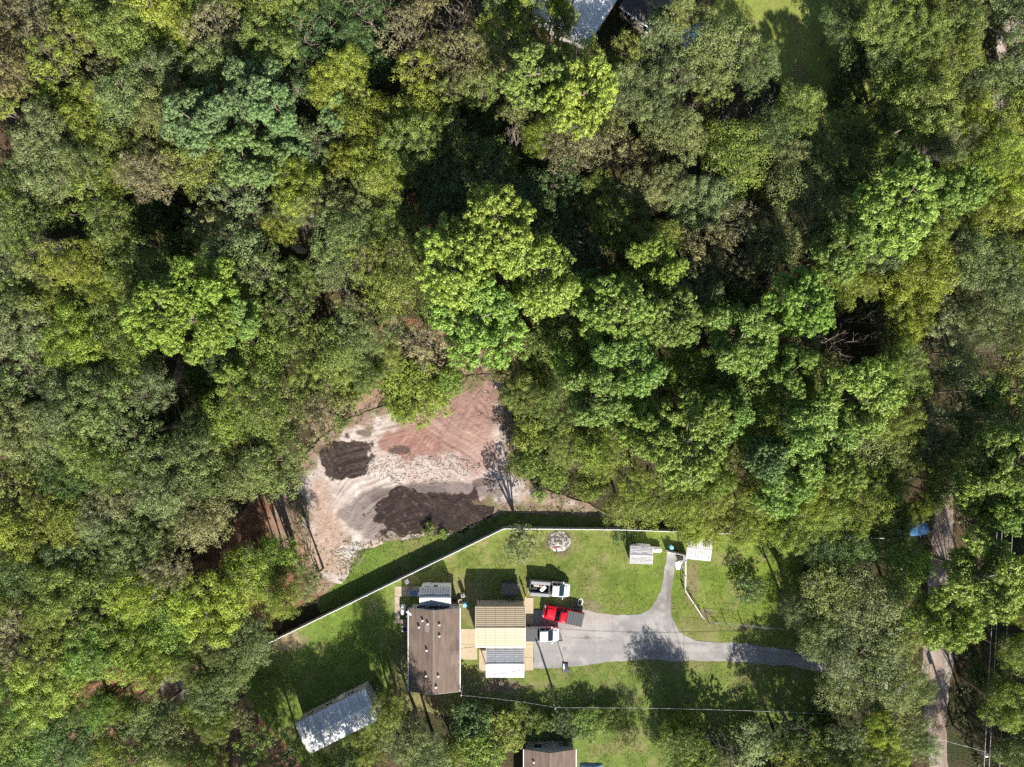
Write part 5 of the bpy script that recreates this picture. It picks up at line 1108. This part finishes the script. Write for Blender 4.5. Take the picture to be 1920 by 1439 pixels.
# --- trees placed by hand, with dark ones added to darken canopy gaps
for a in [
 (850,490,78,'P','k',21,'bright pine forming the left side of the central pine group'),(945,450,78,'P','k',21,'bright pine at the top of the central pine group'),(1015,530,74,'P','k',21,'bright pine on the right side of the central pine group'),(905,600,82,'P','l',20,'large pine at the foot of the central group above the sand'),
 (1160,585,66,'P','l',20,None),(1262,620,52,'P','l',20,None),(1232,500,50,'P','l',19,None),(1190,680,64,'P','l',19,None),(1115,745,60,'P','l',18,None),(1275,830,78,'P','l',19,None),(1200,800,52,'P','l',18,None),
 (1370,645,68,'P','l',19,None),(1490,575,60,'P','l',19,None),(1480,690,46,'P','l',18,None),(1595,735,74,'P','l',20,None),(1520,820,70,'P','l',19,None),(1555,885,48,'P','l',18,None),(1440,860,40,'P','b',17,None),
 (1015,170,62,'P','l',19,'fresh green left one of two pines below the white-roofed house'),(1100,190,62,'P','k',20,'brighter right one of two pines below the white-roofed house'),
 (1665,390,80,'P','l',19,None),(1742,362,40,'P','l',19,None),(1580,470,50,'P','l',18,None),(1810,375,44,'P','l',18,None),
 (310,600,70,'P','k',18,None),(385,615,66,'P','k',18,None),(395,535,64,'P','k',18,None),
 (1830,1080,78,'P','k',20,'big bright pine overhanging the dirt road near right edge'),(1765,1140,60,'P','k',18,None),(1880,860,66,'P','l',19,None),(1830,920,56,'P','l',18,None),(1880,950,46,'P','l',18,None),
 (475,185,62,'P','b',17,None),(400,235,58,'P','b',17,None),(520,205,44,'P','b',17,None),
 (900,330,70,'O','d',12,None),(850,380,55,'O','d',11,None),(980,380,60,'O','d',12,None),(1040,420,45,'O','d',11,None),(800,330,40,'O','d',12,None),
 (1880,350,62,'O','u',12,'yellow tree on the right edge beside green pines'),(1905,310,40,'O','u',12,None),
 (95,560,50,'F','u',12,None),(450,560,36,'O','y',13,None),(525,430,32,'O','u',12,None),(330,40,42,'O','y',13,None),(615,165,36,'O','u',13,None),(785,135,56,'L','u',12,None),(790,215,58,'O','u',12,None),
 (640,300,30,'O','u',12,None),(770,60,60,'L','t',12,None),(930,70,44,'O','y',13,None),(1058,36,24,'O','y',12,None),(1040,10,24,'O','y',12,None),
 (868,18,46,'B','w',13,'pale bare dead tree near the middle of the top edge'),(1435,190,38,'B','w',12,'white bare dead tree in front of the upper right clearing'),(1362,215,28,'B','w',10,None),(1575,625,52,'B','w',12,'grey dead tree leaning among the right-hand pines'),(1640,590,30,'B','w',11,None),
 (1480,520,40,'B','w',12,None),(1390,500,40,'L','t',12,None),(1045,310,26,'B','w',10,None),(1720,700,30,'B','w',12,None),(600,525,26,'B','w',12,None),(175,150,30,'B','w',13,None),(190,140,40,'L','t',12,None),
 (1150,290,46,'L','t',12,None),(1210,300,48,'L','t',12,None),(1260,250,52,'F','g',13,None),(1130,370,48,'O','o',12,None),(1345,95,66,'F','g',14,None),(1410,130,40,'F','g',14,None),(1290,35,40,'F','g',14,None),(1240,90,44,'F','g',13,None),(1180,110,42,'L','o',13,None),
 (1560,272,82,'F','o',8.6,None),(1580,340,58,'O','o',12,None),(1640,260,34,'O','o',9,None),(1690,150,48,'O','o',13,None),(1650,60,44,'O','o',13,None),(1720,70,50,'O','o',13,None),(1790,120,50,'F','o',13,None),(1800,40,46,'O','o',13,None),
 (1720,520,62,'O','y',13,None),(1690,590,48,'O','y',12,None),(1620,520,40,'F','o',12,None),(1740,480,36,'O','y',12,None),
 (1000,800,44,'F','o',8,None),(990,860,34,'F','o',6,None),(1060,840,40,'F','o',9,None),(1040,890,34,'O','o',6,None),(1170,950,44,'O','o',9,None),(1110,905,34,'F','o',7,None),(1220,935,44,'F','y',10,None),(1290,955,50,'O','y',10,None),(1350,960,48,'F','y',10,None),(1420,975,46,'F','u',10,None),(1490,985,48,'O','y',11,None),(1410,920,40,'O','o',11,None),(1340,900,40,'O','o',11,None),(1560,960,46,'O','o',12,None),(1635,955,50,'F','y',12,None),(1660,900,46,'F','o',12,None),
 (1310,990,28,'O','y',7,None),(1390,1005,22,'O','o',6,None),(1610,1030,50,'O','d',11,None),(1545,1030,40,'O','d',10,None),
 (1560,1110,62,'F','g',11,None),(1640,1130,66,'F','g',12,None),(1540,1190,56,'F','g',11,None),(1620,1215,78,'F','g',12,'largest dusty grey-green tree over the end of the drive'),(1690,1180,50,'F','o',12,None),(1600,1290,62,'F','g',10,None),(1680,1280,58,'F','g',12,None),(1690,1350,44,'F','g',11,None),(1500,1140,34,'F','g',9,None),
 (1757,800,52,'O','g',13,None),(1768,872,48,'O','o',12,None),(1735,730,40,'O','o',12,None),(1700,840,44,'F','o',12,None),(1690,968,34,'O','o',9,None),(1668,1000,36,'F','o',9,None),(1728,960,20,'L','o',8,None),
 (780,738,58,'U','k',4.5,'bright lime bushy thicket jutting onto the sand clearing'),(752,765,32,'U','k',3.2,None),(840,720,30,'F','l',4,None),(720,665,40,'F','o',9,None),(650,720,44,'L','o',8,None),(1005,700,40,'F','o',9,None),(940,690,24,'L','t',6,None),(870,665,26,'L','t',6,None),
 (976,1014,38,'T','g',9.5,'thin young tree on the lawn just below the fence bend'),(1163,1012,16,'S','d',None,'dark shrub against the fence left of weathered shed'),(1185,1010,14,'S','o',None,'olive shrub behind the weathered shed'),(1410,1108,30,'S','d',None,'round dark twiggy shrub on the right lawn'),(805,995,14,'S','l',None,'small green shrub at the edge of the large muck patch'),(830,1003,9,'S','l',None,'tiny green shrub between muck patch and fence shadow'),(640,790,16,'S','l',None,'low green shrub on the upper left edge of sand'),(1010,930,14,'S','l',None,'low green shrub on the right end of sand'),(835,745,14,'S','o',None,'grassy tuft shrub on the red sand edge'),
 (580,1092,34,'F','g',9,'grey-green tree overhanging the middle of the slanted fence'),(520,1050,46,'O','k',10,None),(470,1080,56,'O','k',11,None),(400,1140,66,'O','k',12,'lime tree in the middle of the lower left grove'),(320,1170,60,'O','l',12,None),(250,1200,66,'O','k',12,None),(180,1215,52,'O','l',12,None),(290,1245,44,'O','k',12,None),(340,1210,40,'O','l',11,None),
 (460,1200,50,'F','g',11,'grey-green tree covering the left end of the white fence'),(430,1260,50,'F','g',11,None),(490,1150,30,'L','o',9,None),(90,1290,62,'O','k',12,None),(30,1310,44,'O','l',12,None),(150,1260,36,'O','k',11,None),
 (60,1390,60,'O','l',11,None),(140,1380,60,'O','d',11,None),(200,1410,46,'O','k',11,None),(280,1350,50,'F','g',11,None),(320,1400,54,'F','g',11,None),(230,1330,36,'O','o',11,None),(360,1330,30,'F','o',10,None),(400,1420,36,'L','o',10,None),
 (765,1380,52,'F','g',9.5,'tall grey-green tree between mobile home and bottom house'),(725,1335,36,'F','o',9.5,None),(800,1425,50,'F','g',9,None),(690,1405,38,'F','o',9,None),(722,1365,30,'F','o',8.5,None),(480,1395,40,'L','o',10,None),(530,1432,34,'L','g',9,None),(450,1345,30,'L','t',9,None),(600,1440,34,'F','o',8.5,None),(650,1430,36,'O','d',9,None),(842,1420,26,'F','o',6.5,None),
 (880,1362,40,'O','d',4.5,None),(940,1380,40,'O','o',4.5,None),(890,1415,50,'O','l',5,None),(955,1352,22,'O','o',2.6,None),(1010,1366,28,'O','o',2.6,None),(1060,1364,30,'O','d',2.6,None),(1105,1362,32,'O','l',2.8,None),(1150,1356,24,'O','o',2.6,None),(980,1338,16,'F','o',2.2,None),
 (1280,1414,42,'F','o',8.5,None),(1312,1430,38,'F','y',8.4,None),(1285,1395,42,'F','y',5,None),(1292,1352,28,'O','y',3.2,None),(1325,1440,34,'F','o',8.6,None),(1330,1410,48,'B','w',11,'grey bare tree beside the bottom edge right of yellow trees'),(1345,1405,34,'L','t',3.4,None),(1410,1400,46,'F','g',3.2,None),(1500,1380,42,'L','d',9,None),(1490,1425,44,'L','y',9,None),(1545,1405,50,'F','y',9,None),(1600,1390,52,'F','g',11,None),(1660,1415,44,'O','y',11,None),(1548,1345,32,'O','d',6.5,None),
 (470,1050,20,'T','g',11,None),(486,1058,20,'T','o',12,None),(503,1064,20,'T','o',11.5,None),(518,1050,20,'T','g',11,None),(452,1066,20,'T','o',11,None),(318,1137,20,'T','o',12,None),(344,1130,20,'T','k',12,None),(362,1125,20,'T','o',11,None),(378,1119,20,'T','k',12,None),(196,1300,20,'T','o',11,None),(212,1306,20,'T','k',11,None),(576,1110,24,'B','w',9,'thin bare tree by the lower left edge of the sand'),
 (1130,492,28,'B','w',15,None),(1340,330,24,'B','w',13,None),(1300,205,22,'B','w',14.5,None),(972,262,22,'B','w',13,None),(520,330,26,'B','w',14.5,None),(92,468,22,'B','w',14.5,None),(1795,452,26,'B','w',14.5,None),(1850,655,28,'B','w',14.5,None),(250,760,22,'B','w',14,None),(640,560,20,'B','w',14,None),(1040,95,18,'B','w',13.5,None),(1465,510,24,'B','w',14,None),
 (1765,925,30,'O','o',11,None),(1722,1385,34,'F','g',10,None),(290,400,36,'U','d',6,None),(335,465,38,'U','d',6,None),(1392,555,36,'U','d',5,None),(1340,520,30,'U','d',5,None),(705,120,38,'U','d',6,None),(905,215,30,'U','d',6,None),(972,300,30,'U','d',6,None),(370,715,34,'U','d',5,None),(1690,275,34,'U','d',5,None),(1640,585,34,'U','d',4,None),  # low dark green bushy trees here are added to stand in for gap shade
 (1578,40,40,'O','d',8.2,None),(1606,112,42,'O','d',7.5,None),(1590,182,36,'O','d',5,None),
 (440,1040,18,'T','o',11,None),(478,1030,18,'T','g',12,None),(495,1038,18,'T','o',12,None),(512,1030,18,'T','o',11,None),(530,1062,18,'T','g',10.5,None),(300,1125,18,'T','o',12,None),(332,1118,18,'T','k',11.5,None),(392,1112,18,'T','o',12,None),(410,1100,18,'T','g',11.5,None),
 (1722,1288,28,'F','g',9,None),(1298,1006,20,'U','o',4,None),(1335,1012,16,'U','y',3.8,None),
 (1905,1230,40,'O','o',13,None),(1895,1330,44,'O','o',13,None),(1910,1410,40,'O','g',13,None),(1915,1140,26,'O','o',13,None),(1850,1270,22,'O','d',7,None),
]: tree(*a)
# --- the rest of the wood fills in between
TONE = ["toyoodtgyygoogog","yggbbyyolggdooog","ggobgyoodttogooy","oydgygoddogtgloy","gyologolllgtlyog","gyolootoollltlgg","ggogotolollllogl","ooggggggoylolygl",
        "yggtkkkkyyyyodgl","ooklkkkgggggggld","kkkgoooooooogggd","dlgooogoooootgyo"]
OPEN = [[(556,900),(590,840),(690,765),(800,700),(850,650),(925,640),(955,780),(960,890),(1010,910),(1110,930),(1165,960),(1400,960),(1520,1040),(1500,1180),(1480,1225),(1560,1240),(1500,1300),(1400,1360),(1400,1439),(430,1439),(440,1300),(500,1200),(600,1110),(560,1060),(480,1060),(470,950),(540,930)],
        [(1370,-20),(1640,-20),(1610,120),(1640,210),(1570,200),(1510,170),(1430,110),(1370,40)], [(1740,930),(1790,930),(1800,1060),(1730,1060)], [(1725,1190),(1800,1190),(1880,1300),(1900,1439),(1720,1439)], [(1850,1180),(1890,1180),(1890,1439),(1800,1439)],[(1840,1010),(1920,1010),(1920,1110),(1880,1120)]]
GAPS = [(320,370,34),(275,415,40),(330,470,44),(705,130,44),(705,70,26),(905,215,34),(975,300,36),(365,715,48),(340,770,24),(1640,580,44),(1690,275,46),(370,1065,52),(420,1040,36),(515,990,60),(210,1262,44),(320,1290,34),(1135,45,60),(1090,50,44),(1200,20,30),(1300,60,24),(566,440,26),(1310,325,22),(1245,395,22),(1400,550,44),(1350,520,30),(345,480,40),(10,280,18),(60,790,14),(130,400,16),(1870,90,26),(1410,880,20),(1640,650,22),(240,240,16),(1650,930,0),(1720,990,38),(1600,195,62),(1570,150,40)]
rf_ = random.Random(5)
def forest_ok(pts, rr):
    ok = np.ones(len(pts), bool)
    for po in OPEN: ok &= ~inpoly(pts, po) & (polydist(pts, po) >= rr*.75)
    for gx, gy, gr in GAPS: ok &= np.hypot(pts[:, 0]-gx, pts[:, 1]-gy) >= gr+rr*.45
    return ok
fr = np.random.default_rng(21)
for rad, tries, ov in ((56, 3000, .62), (46, 5000, .60), (36, 6000, .59)):
    cand = fr.uniform((-5, -5), (1925, 1445), (tries, 2)); rrs = rad*fr.uniform(.88, 1.12, tries); okk = forest_ok(cand, rrs)
    for (px, py), r_ in zip(cand[okk].tolist(), rrs[okk].tolist()):
        if any((px-t[0])**2+(py-t[1])**2 < (ov*(r_+t[2]))**2 for t in TREES): continue
        tn = TONE[min(11, max(0, int(py/120+rf_.uniform(-.35, .35))))][min(15, max(0, int(px/120+rf_.uniform(-.35, .35))))]
        if rf_.random() < .2: tn = rf_.choice('ogoydgt')
        kd = rf_.choice('OOOFFFLLL') if tn != 't' else rf_.choice('LLF')
        if tn in 'lb' and rf_.random() < .35: kd = 'P'
        h = rf_.uniform(11.8, 14.6) if kd != 'P' else rf_.uniform(14.5, 16.5)
        if rad < 40: h = rf_.uniform(11, 13)
        tree(px, py, r_, kd, tn, h)
# labels: what it looks like plus where it ranks from a landmark one can find
LAND = [('the top left corner', 0, 0), ('the middle of the top edge', 960, 0), ('the upper right grass clearing', 1470, 60), ('the top right corner', 1920, 0), ('the middle of the left edge', 0, 720), ('the middle of the right edge', 1920, 720),
        ('the small round muck patch', 645, 862), ('the bend of the white fence', 947, 992), ('the left end of the white fence', 490, 1212), ('the burn pile', 1048, 1016), ('the white board gate', 1267, 1036), ('the mobile home', 633, 1353),
        ('the bottom left corner', 0, 1439), ('the bottom right corner', 1920, 1439), ('the bottom house', 1031, 1439), ('the roadside transformer pole', 1850, 1412), ('the central pine group', 930, 520), ('the white-roofed house', 1105, 45), ('the yellow right-edge tree', 1880, 350), ('the wire fence', 1400, 1170), ('the blue car', 1705, 990), ('the left pine group', 360, 590)]
ORD = ['closest', 'second closest', 'third closest', 'fourth closest', 'fifth closest', 'sixth closest', 'seventh closest', 'eighth closest', 'ninth closest', 'tenth closest', 'eleventh closest', 'twelfth closest']
def size_word(r_, kd): return 'small' if r_ < 34 else ('large' if r_ > 50 else 'mid-sized')
classes = {}
for i, t in enumerate(TREES):
    t.append(f"{size_word(t[2], t[3])} {PAL[t[4]][1]} {KIND[t[3]][3]}" if t[3] != 'B' else f"{size_word(t[2], t[3])} {KIND['B'][3]}"); classes.setdefault(t[7], []).append(i)
for cl, ids in classes.items():
    rank = {}
    for ln, lx, ly in LAND:
        for k, i in enumerate(sorted(ids, key=lambda i: math.hypot(TREES[i][0]-lx, TREES[i][1]-ly))):
            if i not in rank or (k, math.hypot(TREES[i][0]-lx, TREES[i][1]-ly)) < rank[i][:2]: rank[i] = (k, math.hypot(TREES[i][0]-lx, TREES[i][1]-ly), ln)
    for i in ids:
        if TREES[i][6] is None:
            k, _, ln = rank[i]; TREES[i][6] = f"{cl} {ORD[min(k, 11)]} to {ln}" if len(ids) > 1 else f"{cl} near {ln}"
GRP = {'O': 'broadleaf trees of the wood', 'F': 'broadleaf trees of the wood', 'L': 'thin-leaved trees of the wood', 'P': 'pines standing above the wood', 'S': 'shrubs round the clearing and yard', 'U': 'low bushy trees by the yard and clearing', 'T': None, 'B': 'bare dead trees in the wood'}
rp_ = random.Random(3)
for (px, py, r_, kd, pal, h, label, cl) in TREES:
    fam, R0, H0, word, nm = KIND[kd]; cm, tm = rp_.choice(fam)
    rw0 = r_*MPP
    if h is None: h = rw0*1.3
    zc = h*.78 if kd != 'T' else h*.6
    rw = rw0*(CAMH-zc)/CAMH; q = P(px, py, zc)
    root = empty(nm, (q.x, q.y, 0), rp_.uniform(0, 6.283), label, 'tree' if kd != 'S' else 'shrub', GRP[kd])
    sx = rw/R0*1.13; root.scale = (sx*rp_.uniform(.92, 1.08), sx*rp_.uniform(.92, 1.08), h/H0)
    root.rotation_euler = (rp_.gauss(0, .03), rp_.gauss(0, .03), rp_.uniform(0, 6.283))
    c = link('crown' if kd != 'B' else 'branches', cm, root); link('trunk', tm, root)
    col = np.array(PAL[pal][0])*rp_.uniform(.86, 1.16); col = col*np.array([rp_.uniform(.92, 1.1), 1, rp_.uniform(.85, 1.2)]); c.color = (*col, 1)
print('TREES', len(TREES), {k: sum(t[3] == k for t in TREES) for k in KIND})
# --- the wood goes on outside the picture: one mass
def joined(name, items, label, mat_):
    vs, fs, ts, ws = [], [], [], []; nv = 0
    for me, M in items:
        n = len(me.vertices); co = np.empty(n*3, np.float32); me.vertices.foreach_get('co', co); co = co.reshape(-1, 3)
        f = np.empty(len(me.loops), np.int32); me.loops.foreach_get('vertex_index', f); t = np.empty(n, np.float32); me.attributes['tint'].data.foreach_get('value', t); w_ = np.empty(n, np.float32); me.attributes['warm'].data.foreach_get('value', w_)
        A = np.array(M); vs.append(co@A[:3, :3].T+A[:3, 3]); fs.append(f.reshape(-1, 4)+nv); ts.append(t); ws.append(w_); nv += n
    me = np_mesh(name, np.vstack(vs), np.vstack(fs), mat_, attrs={'tint': np.concatenate(ts), 'warm': np.concatenate(ws)})
    o = link(name, me); tag(o, label, None, None, 'stuff'); return o
it = []
for _ in range(900):
    x, y = rp_.uniform(-95, 95), rp_.uniform(-75, 75)
    if abs(x) < 69 and abs(y) < 53: continue
    if -48 < x < -5 and y < 0: continue
    if any((x-p[0])**2+(y-p[1])**2 < 36 for p in [m_[2] for m_ in it]): continue
    if 12 < x < 50 and y > 0 and y < 66: continue
    if abs(x-58) < 4 or (50 < x < 68 and y < -45): continue
    if -8 < x < 30 and y < -45: continue
    s = rp_.uniform(.8, 1.1); it.append((rp_.choice(LOW), Matrix.Translation((x, y, 0)) @ Matrix.Rotation(rp_.uniform(0, 6.28), 4, 'Z') @ Matrix.Diagonal((s, s, s*(.8 if y < -50 else 1.0), 1)), (x, y)))
south = [(P(px, py).x, P(px, py).y, h, r_) for px, py, h, r_ in ((520,1500,16,5),(480,1640,17,5.5),(560,1690,18,5.5),(650,1670,17,5.5),(430,1590,16,5),(390,1660,17,5.5),(740,1660,17,5),(590,1530,17,5),(650,1510,16,4.6),(720,1540,17,5),(780,1520,15,4.4),(560,1590,18,5),(820,1560,14,4),(470,1520,15,4.5),(1215,1490,10,3.6),(1290,1500,9,3),(1520,1500,14,4.6),(1580,1520,14,4.6),(1585,1440,13,4.4),(1810,1500,12,3.6),(1920,1450,16,5),(1960,1520,17,5.5),(1930,1590,17,5.5),(1995,1440,17,5.5),(1975,1660,17,5.5),(2000,1350,17,5.5),(1985,1250,16,5))]
for x, y, h, r_ in south: it.append((rp_.choice(LOOSE if -26 < x < -12 else FINE+FINE+LOOSE)[0], Matrix.Translation((x, y, 0)) @ Matrix.Rotation(rp_.uniform(0, 6.28), 4, 'Z') @ Matrix.Diagonal((r_/4.2, r_/4.2, h/13, 1)), (x, y)))
sw = joined('surrounding_wood', [(a, b) for a, b, c in it], 'mass of trees continuing beyond the picture edges', M_LEAF); sw.color = (.15, .175, .06, 1)
# --- undergrowth in the gaps, grass tufts and brush on the clearing
def scatter_cards(name, label, pts, zt, n_each, rad, ln, wd, mat_, color, up=.6):
    global TR; TR = np.random.default_rng(len(pts))
    idx = np.repeat(np.arange(len(pts)), n_each); N = len(idx); R_ = TR.uniform(.6, 1.3, len(pts))*rad; Z_ = TR.uniform(.3, 1.0, len(pts))*zt
    d = rdir(N, .6); d[:, 2] = np.abs(d[:, 2]); pos = np.column_stack([pts[idx], np.full(N, .06)])+d*np.stack([R_[idx], R_[idx], Z_[idx]], 1)*TR.uniform(.4, 1, (N, 1))
    ct = TR.uniform(.15, .85, len(pts)); cw = np.clip(TR.normal(.2, .3, len(pts)), 0, 1)
    v, f, t, w_ = leaf_cards(pos, d*.6+TR.normal(size=(N, 3))*.4+np.array([0, 0, up]), TR.uniform(.7, 1.3, N)*ln, TR.uniform(.7, 1.3, N)*wd, np.clip(ct[idx]+TR.normal(0, .12, N), 0, 1), cw[idx])
    o = link(name, np_mesh(name, v, f, mat_, attrs={'tint': t, 'warm': w_})); tag(o, label, None, None, 'stuff'); o.color = (*color, 1); return o
g = TR.uniform((-72, -54), (72, 54), (9000, 2)); gp = np.column_stack([g[:, 0]/MPP+960, 719.5-g[:, 1]/MPP])
keep = np.ones(len(g), bool)
for po in OPEN[:1]+[LAWN, SANDP, NYARD, DRIVE]: keep &= ~inpoly(gp, po)
keep &= ~((np.abs(gp[:, 0]-(1755-np.maximum(0, 900-gp[:, 1])*.05)) < 42)); keep &= ~(inpoly(gp, STRAW) & (TR.random(len(g)) < .85))
keep &= fbm(g[:, 0]*.12, g[:, 1]*.12) > .40
for bx in ((1070,20,110),(1216,12,70),(1280,55,60)): keep &= np.hypot(gp[:, 0]-bx[0], gp[:, 1]-bx[1]) > bx[2]
ug = g[keep]
scatter_cards('undergrowth', 'low scrub and ferns on the forest floor', ug, 1.6, 16, .75, .34, .2, M_LEAF, (.09, .108, .042))
EDGE = []
def along(poly, closed=True, n=3, spread=.35):
    for p in dense([tuple(P(*q).xy) for q in poly], .5, .3, closed):
        for _ in range(n): EDGE.append((p[0]+rp_.gauss(0, spread), p[1]+rp_.gauss(0, spread)))
along(OUTG[:9], False, 4, .4); along([(548,900),(575,850),(630,800),(700,765),(770,752)], False, 4, .7); along([(965,800),(970,880),(1010,915),(1100,945)], False, 6, .8); along([(548,900),(556,960),(575,1030),(600,1085)], False, 6, .9); along([(770,752),(830,742),(855,715),(900,700),(945,700),(965,800)], False, 6, .8); along([(556,960),(575,1030),(600,1085)], False, 5, 2.0)
EDGE = np.array(EDGE); scatter_cards('edge_weeds', 'weeds and rough grass along the clearing edges', EDGE, .45, 9, .28, .22, .07, M_LEAF, (.17, .19, .07), up=.2)
gl = TR.uniform((-40, -54), (52, -18), (60000, 2)); glp = np.column_stack([gl[:, 0]/MPP+960, 719.5-gl[:, 1]/MPP])
k2 = (inpoly(glp, LAWN) | inpoly(glp, OUTG)) & ~inpoly(glp, DRIVE) & ~((glp[:, 0] > 735) & (glp[:, 0] < 1003) & (glp[:, 1] > 1092) & (glp[:, 1] < 1300)) & (fbm(gl[:, 0]*.6, gl[:, 1]*.6) > .47)
gl = gl[k2]; glc = lawn_col(gl[:, 0], gl[:, 1])
scatter_cards('grass_tufts', 'tufts of longer grass over the lawn', gl, .07, 3, .15, .13, .04, M_LEAF, (.21, .225, .07), up=.35)
def sticks(name, label, cx, cy, rx, ry, n, l0, l1, mat_, rad=.03):
    b = MB()
    for _ in range(n):
        a = rp_.uniform(0, 6.283); q = math.sqrt(rp_.random()); c = P(cx+rx*q*math.cos(a), cy+ry*q*math.sin(a)); t = rp_.uniform(0, 6.283); l = rp_.uniform(l0, l1)
        d = Vector((math.cos(t), math.sin(t), rp_.uniform(-.1, .15)))*l/2; z = rp_.uniform(.10, .2); k = Vector((rp_.gauss(0, .03), rp_.gauss(0, .03), .02))*l; d.z *= .5
        b.tube([c-d+Vector((0, 0, z)), c+k+Vector((0, 0, z+.04)), c+d+Vector((0, 0, z))], [rad, rad*.8, rad*.4], 4)
    o = link(name, b.mesh(name, mat_, fix=False)); tag(o, label, None, None, 'stuff')
sticks('root_debris', 'bleached roots and sticks strewn over the sand', 790, 880, 110, 30, 420, .15, .8, M_DEAD, .028)
sticks('root_debris', 'bleached brush at the lower left of the sand', 650, 1042, 34, 26, 150, .2, .9, M_DEAD, .03)
sticks('root_debris', 'dark broken brush at the upper right of the sand', 915, 730, 36, 60, 120, .3, 1.3, MATS['bark'], .02)
sticks('root_debris', 'grey brush along the right side of the sand', 945, 890, 20, 60, 110, .2, .9, M_DEAD, .028)
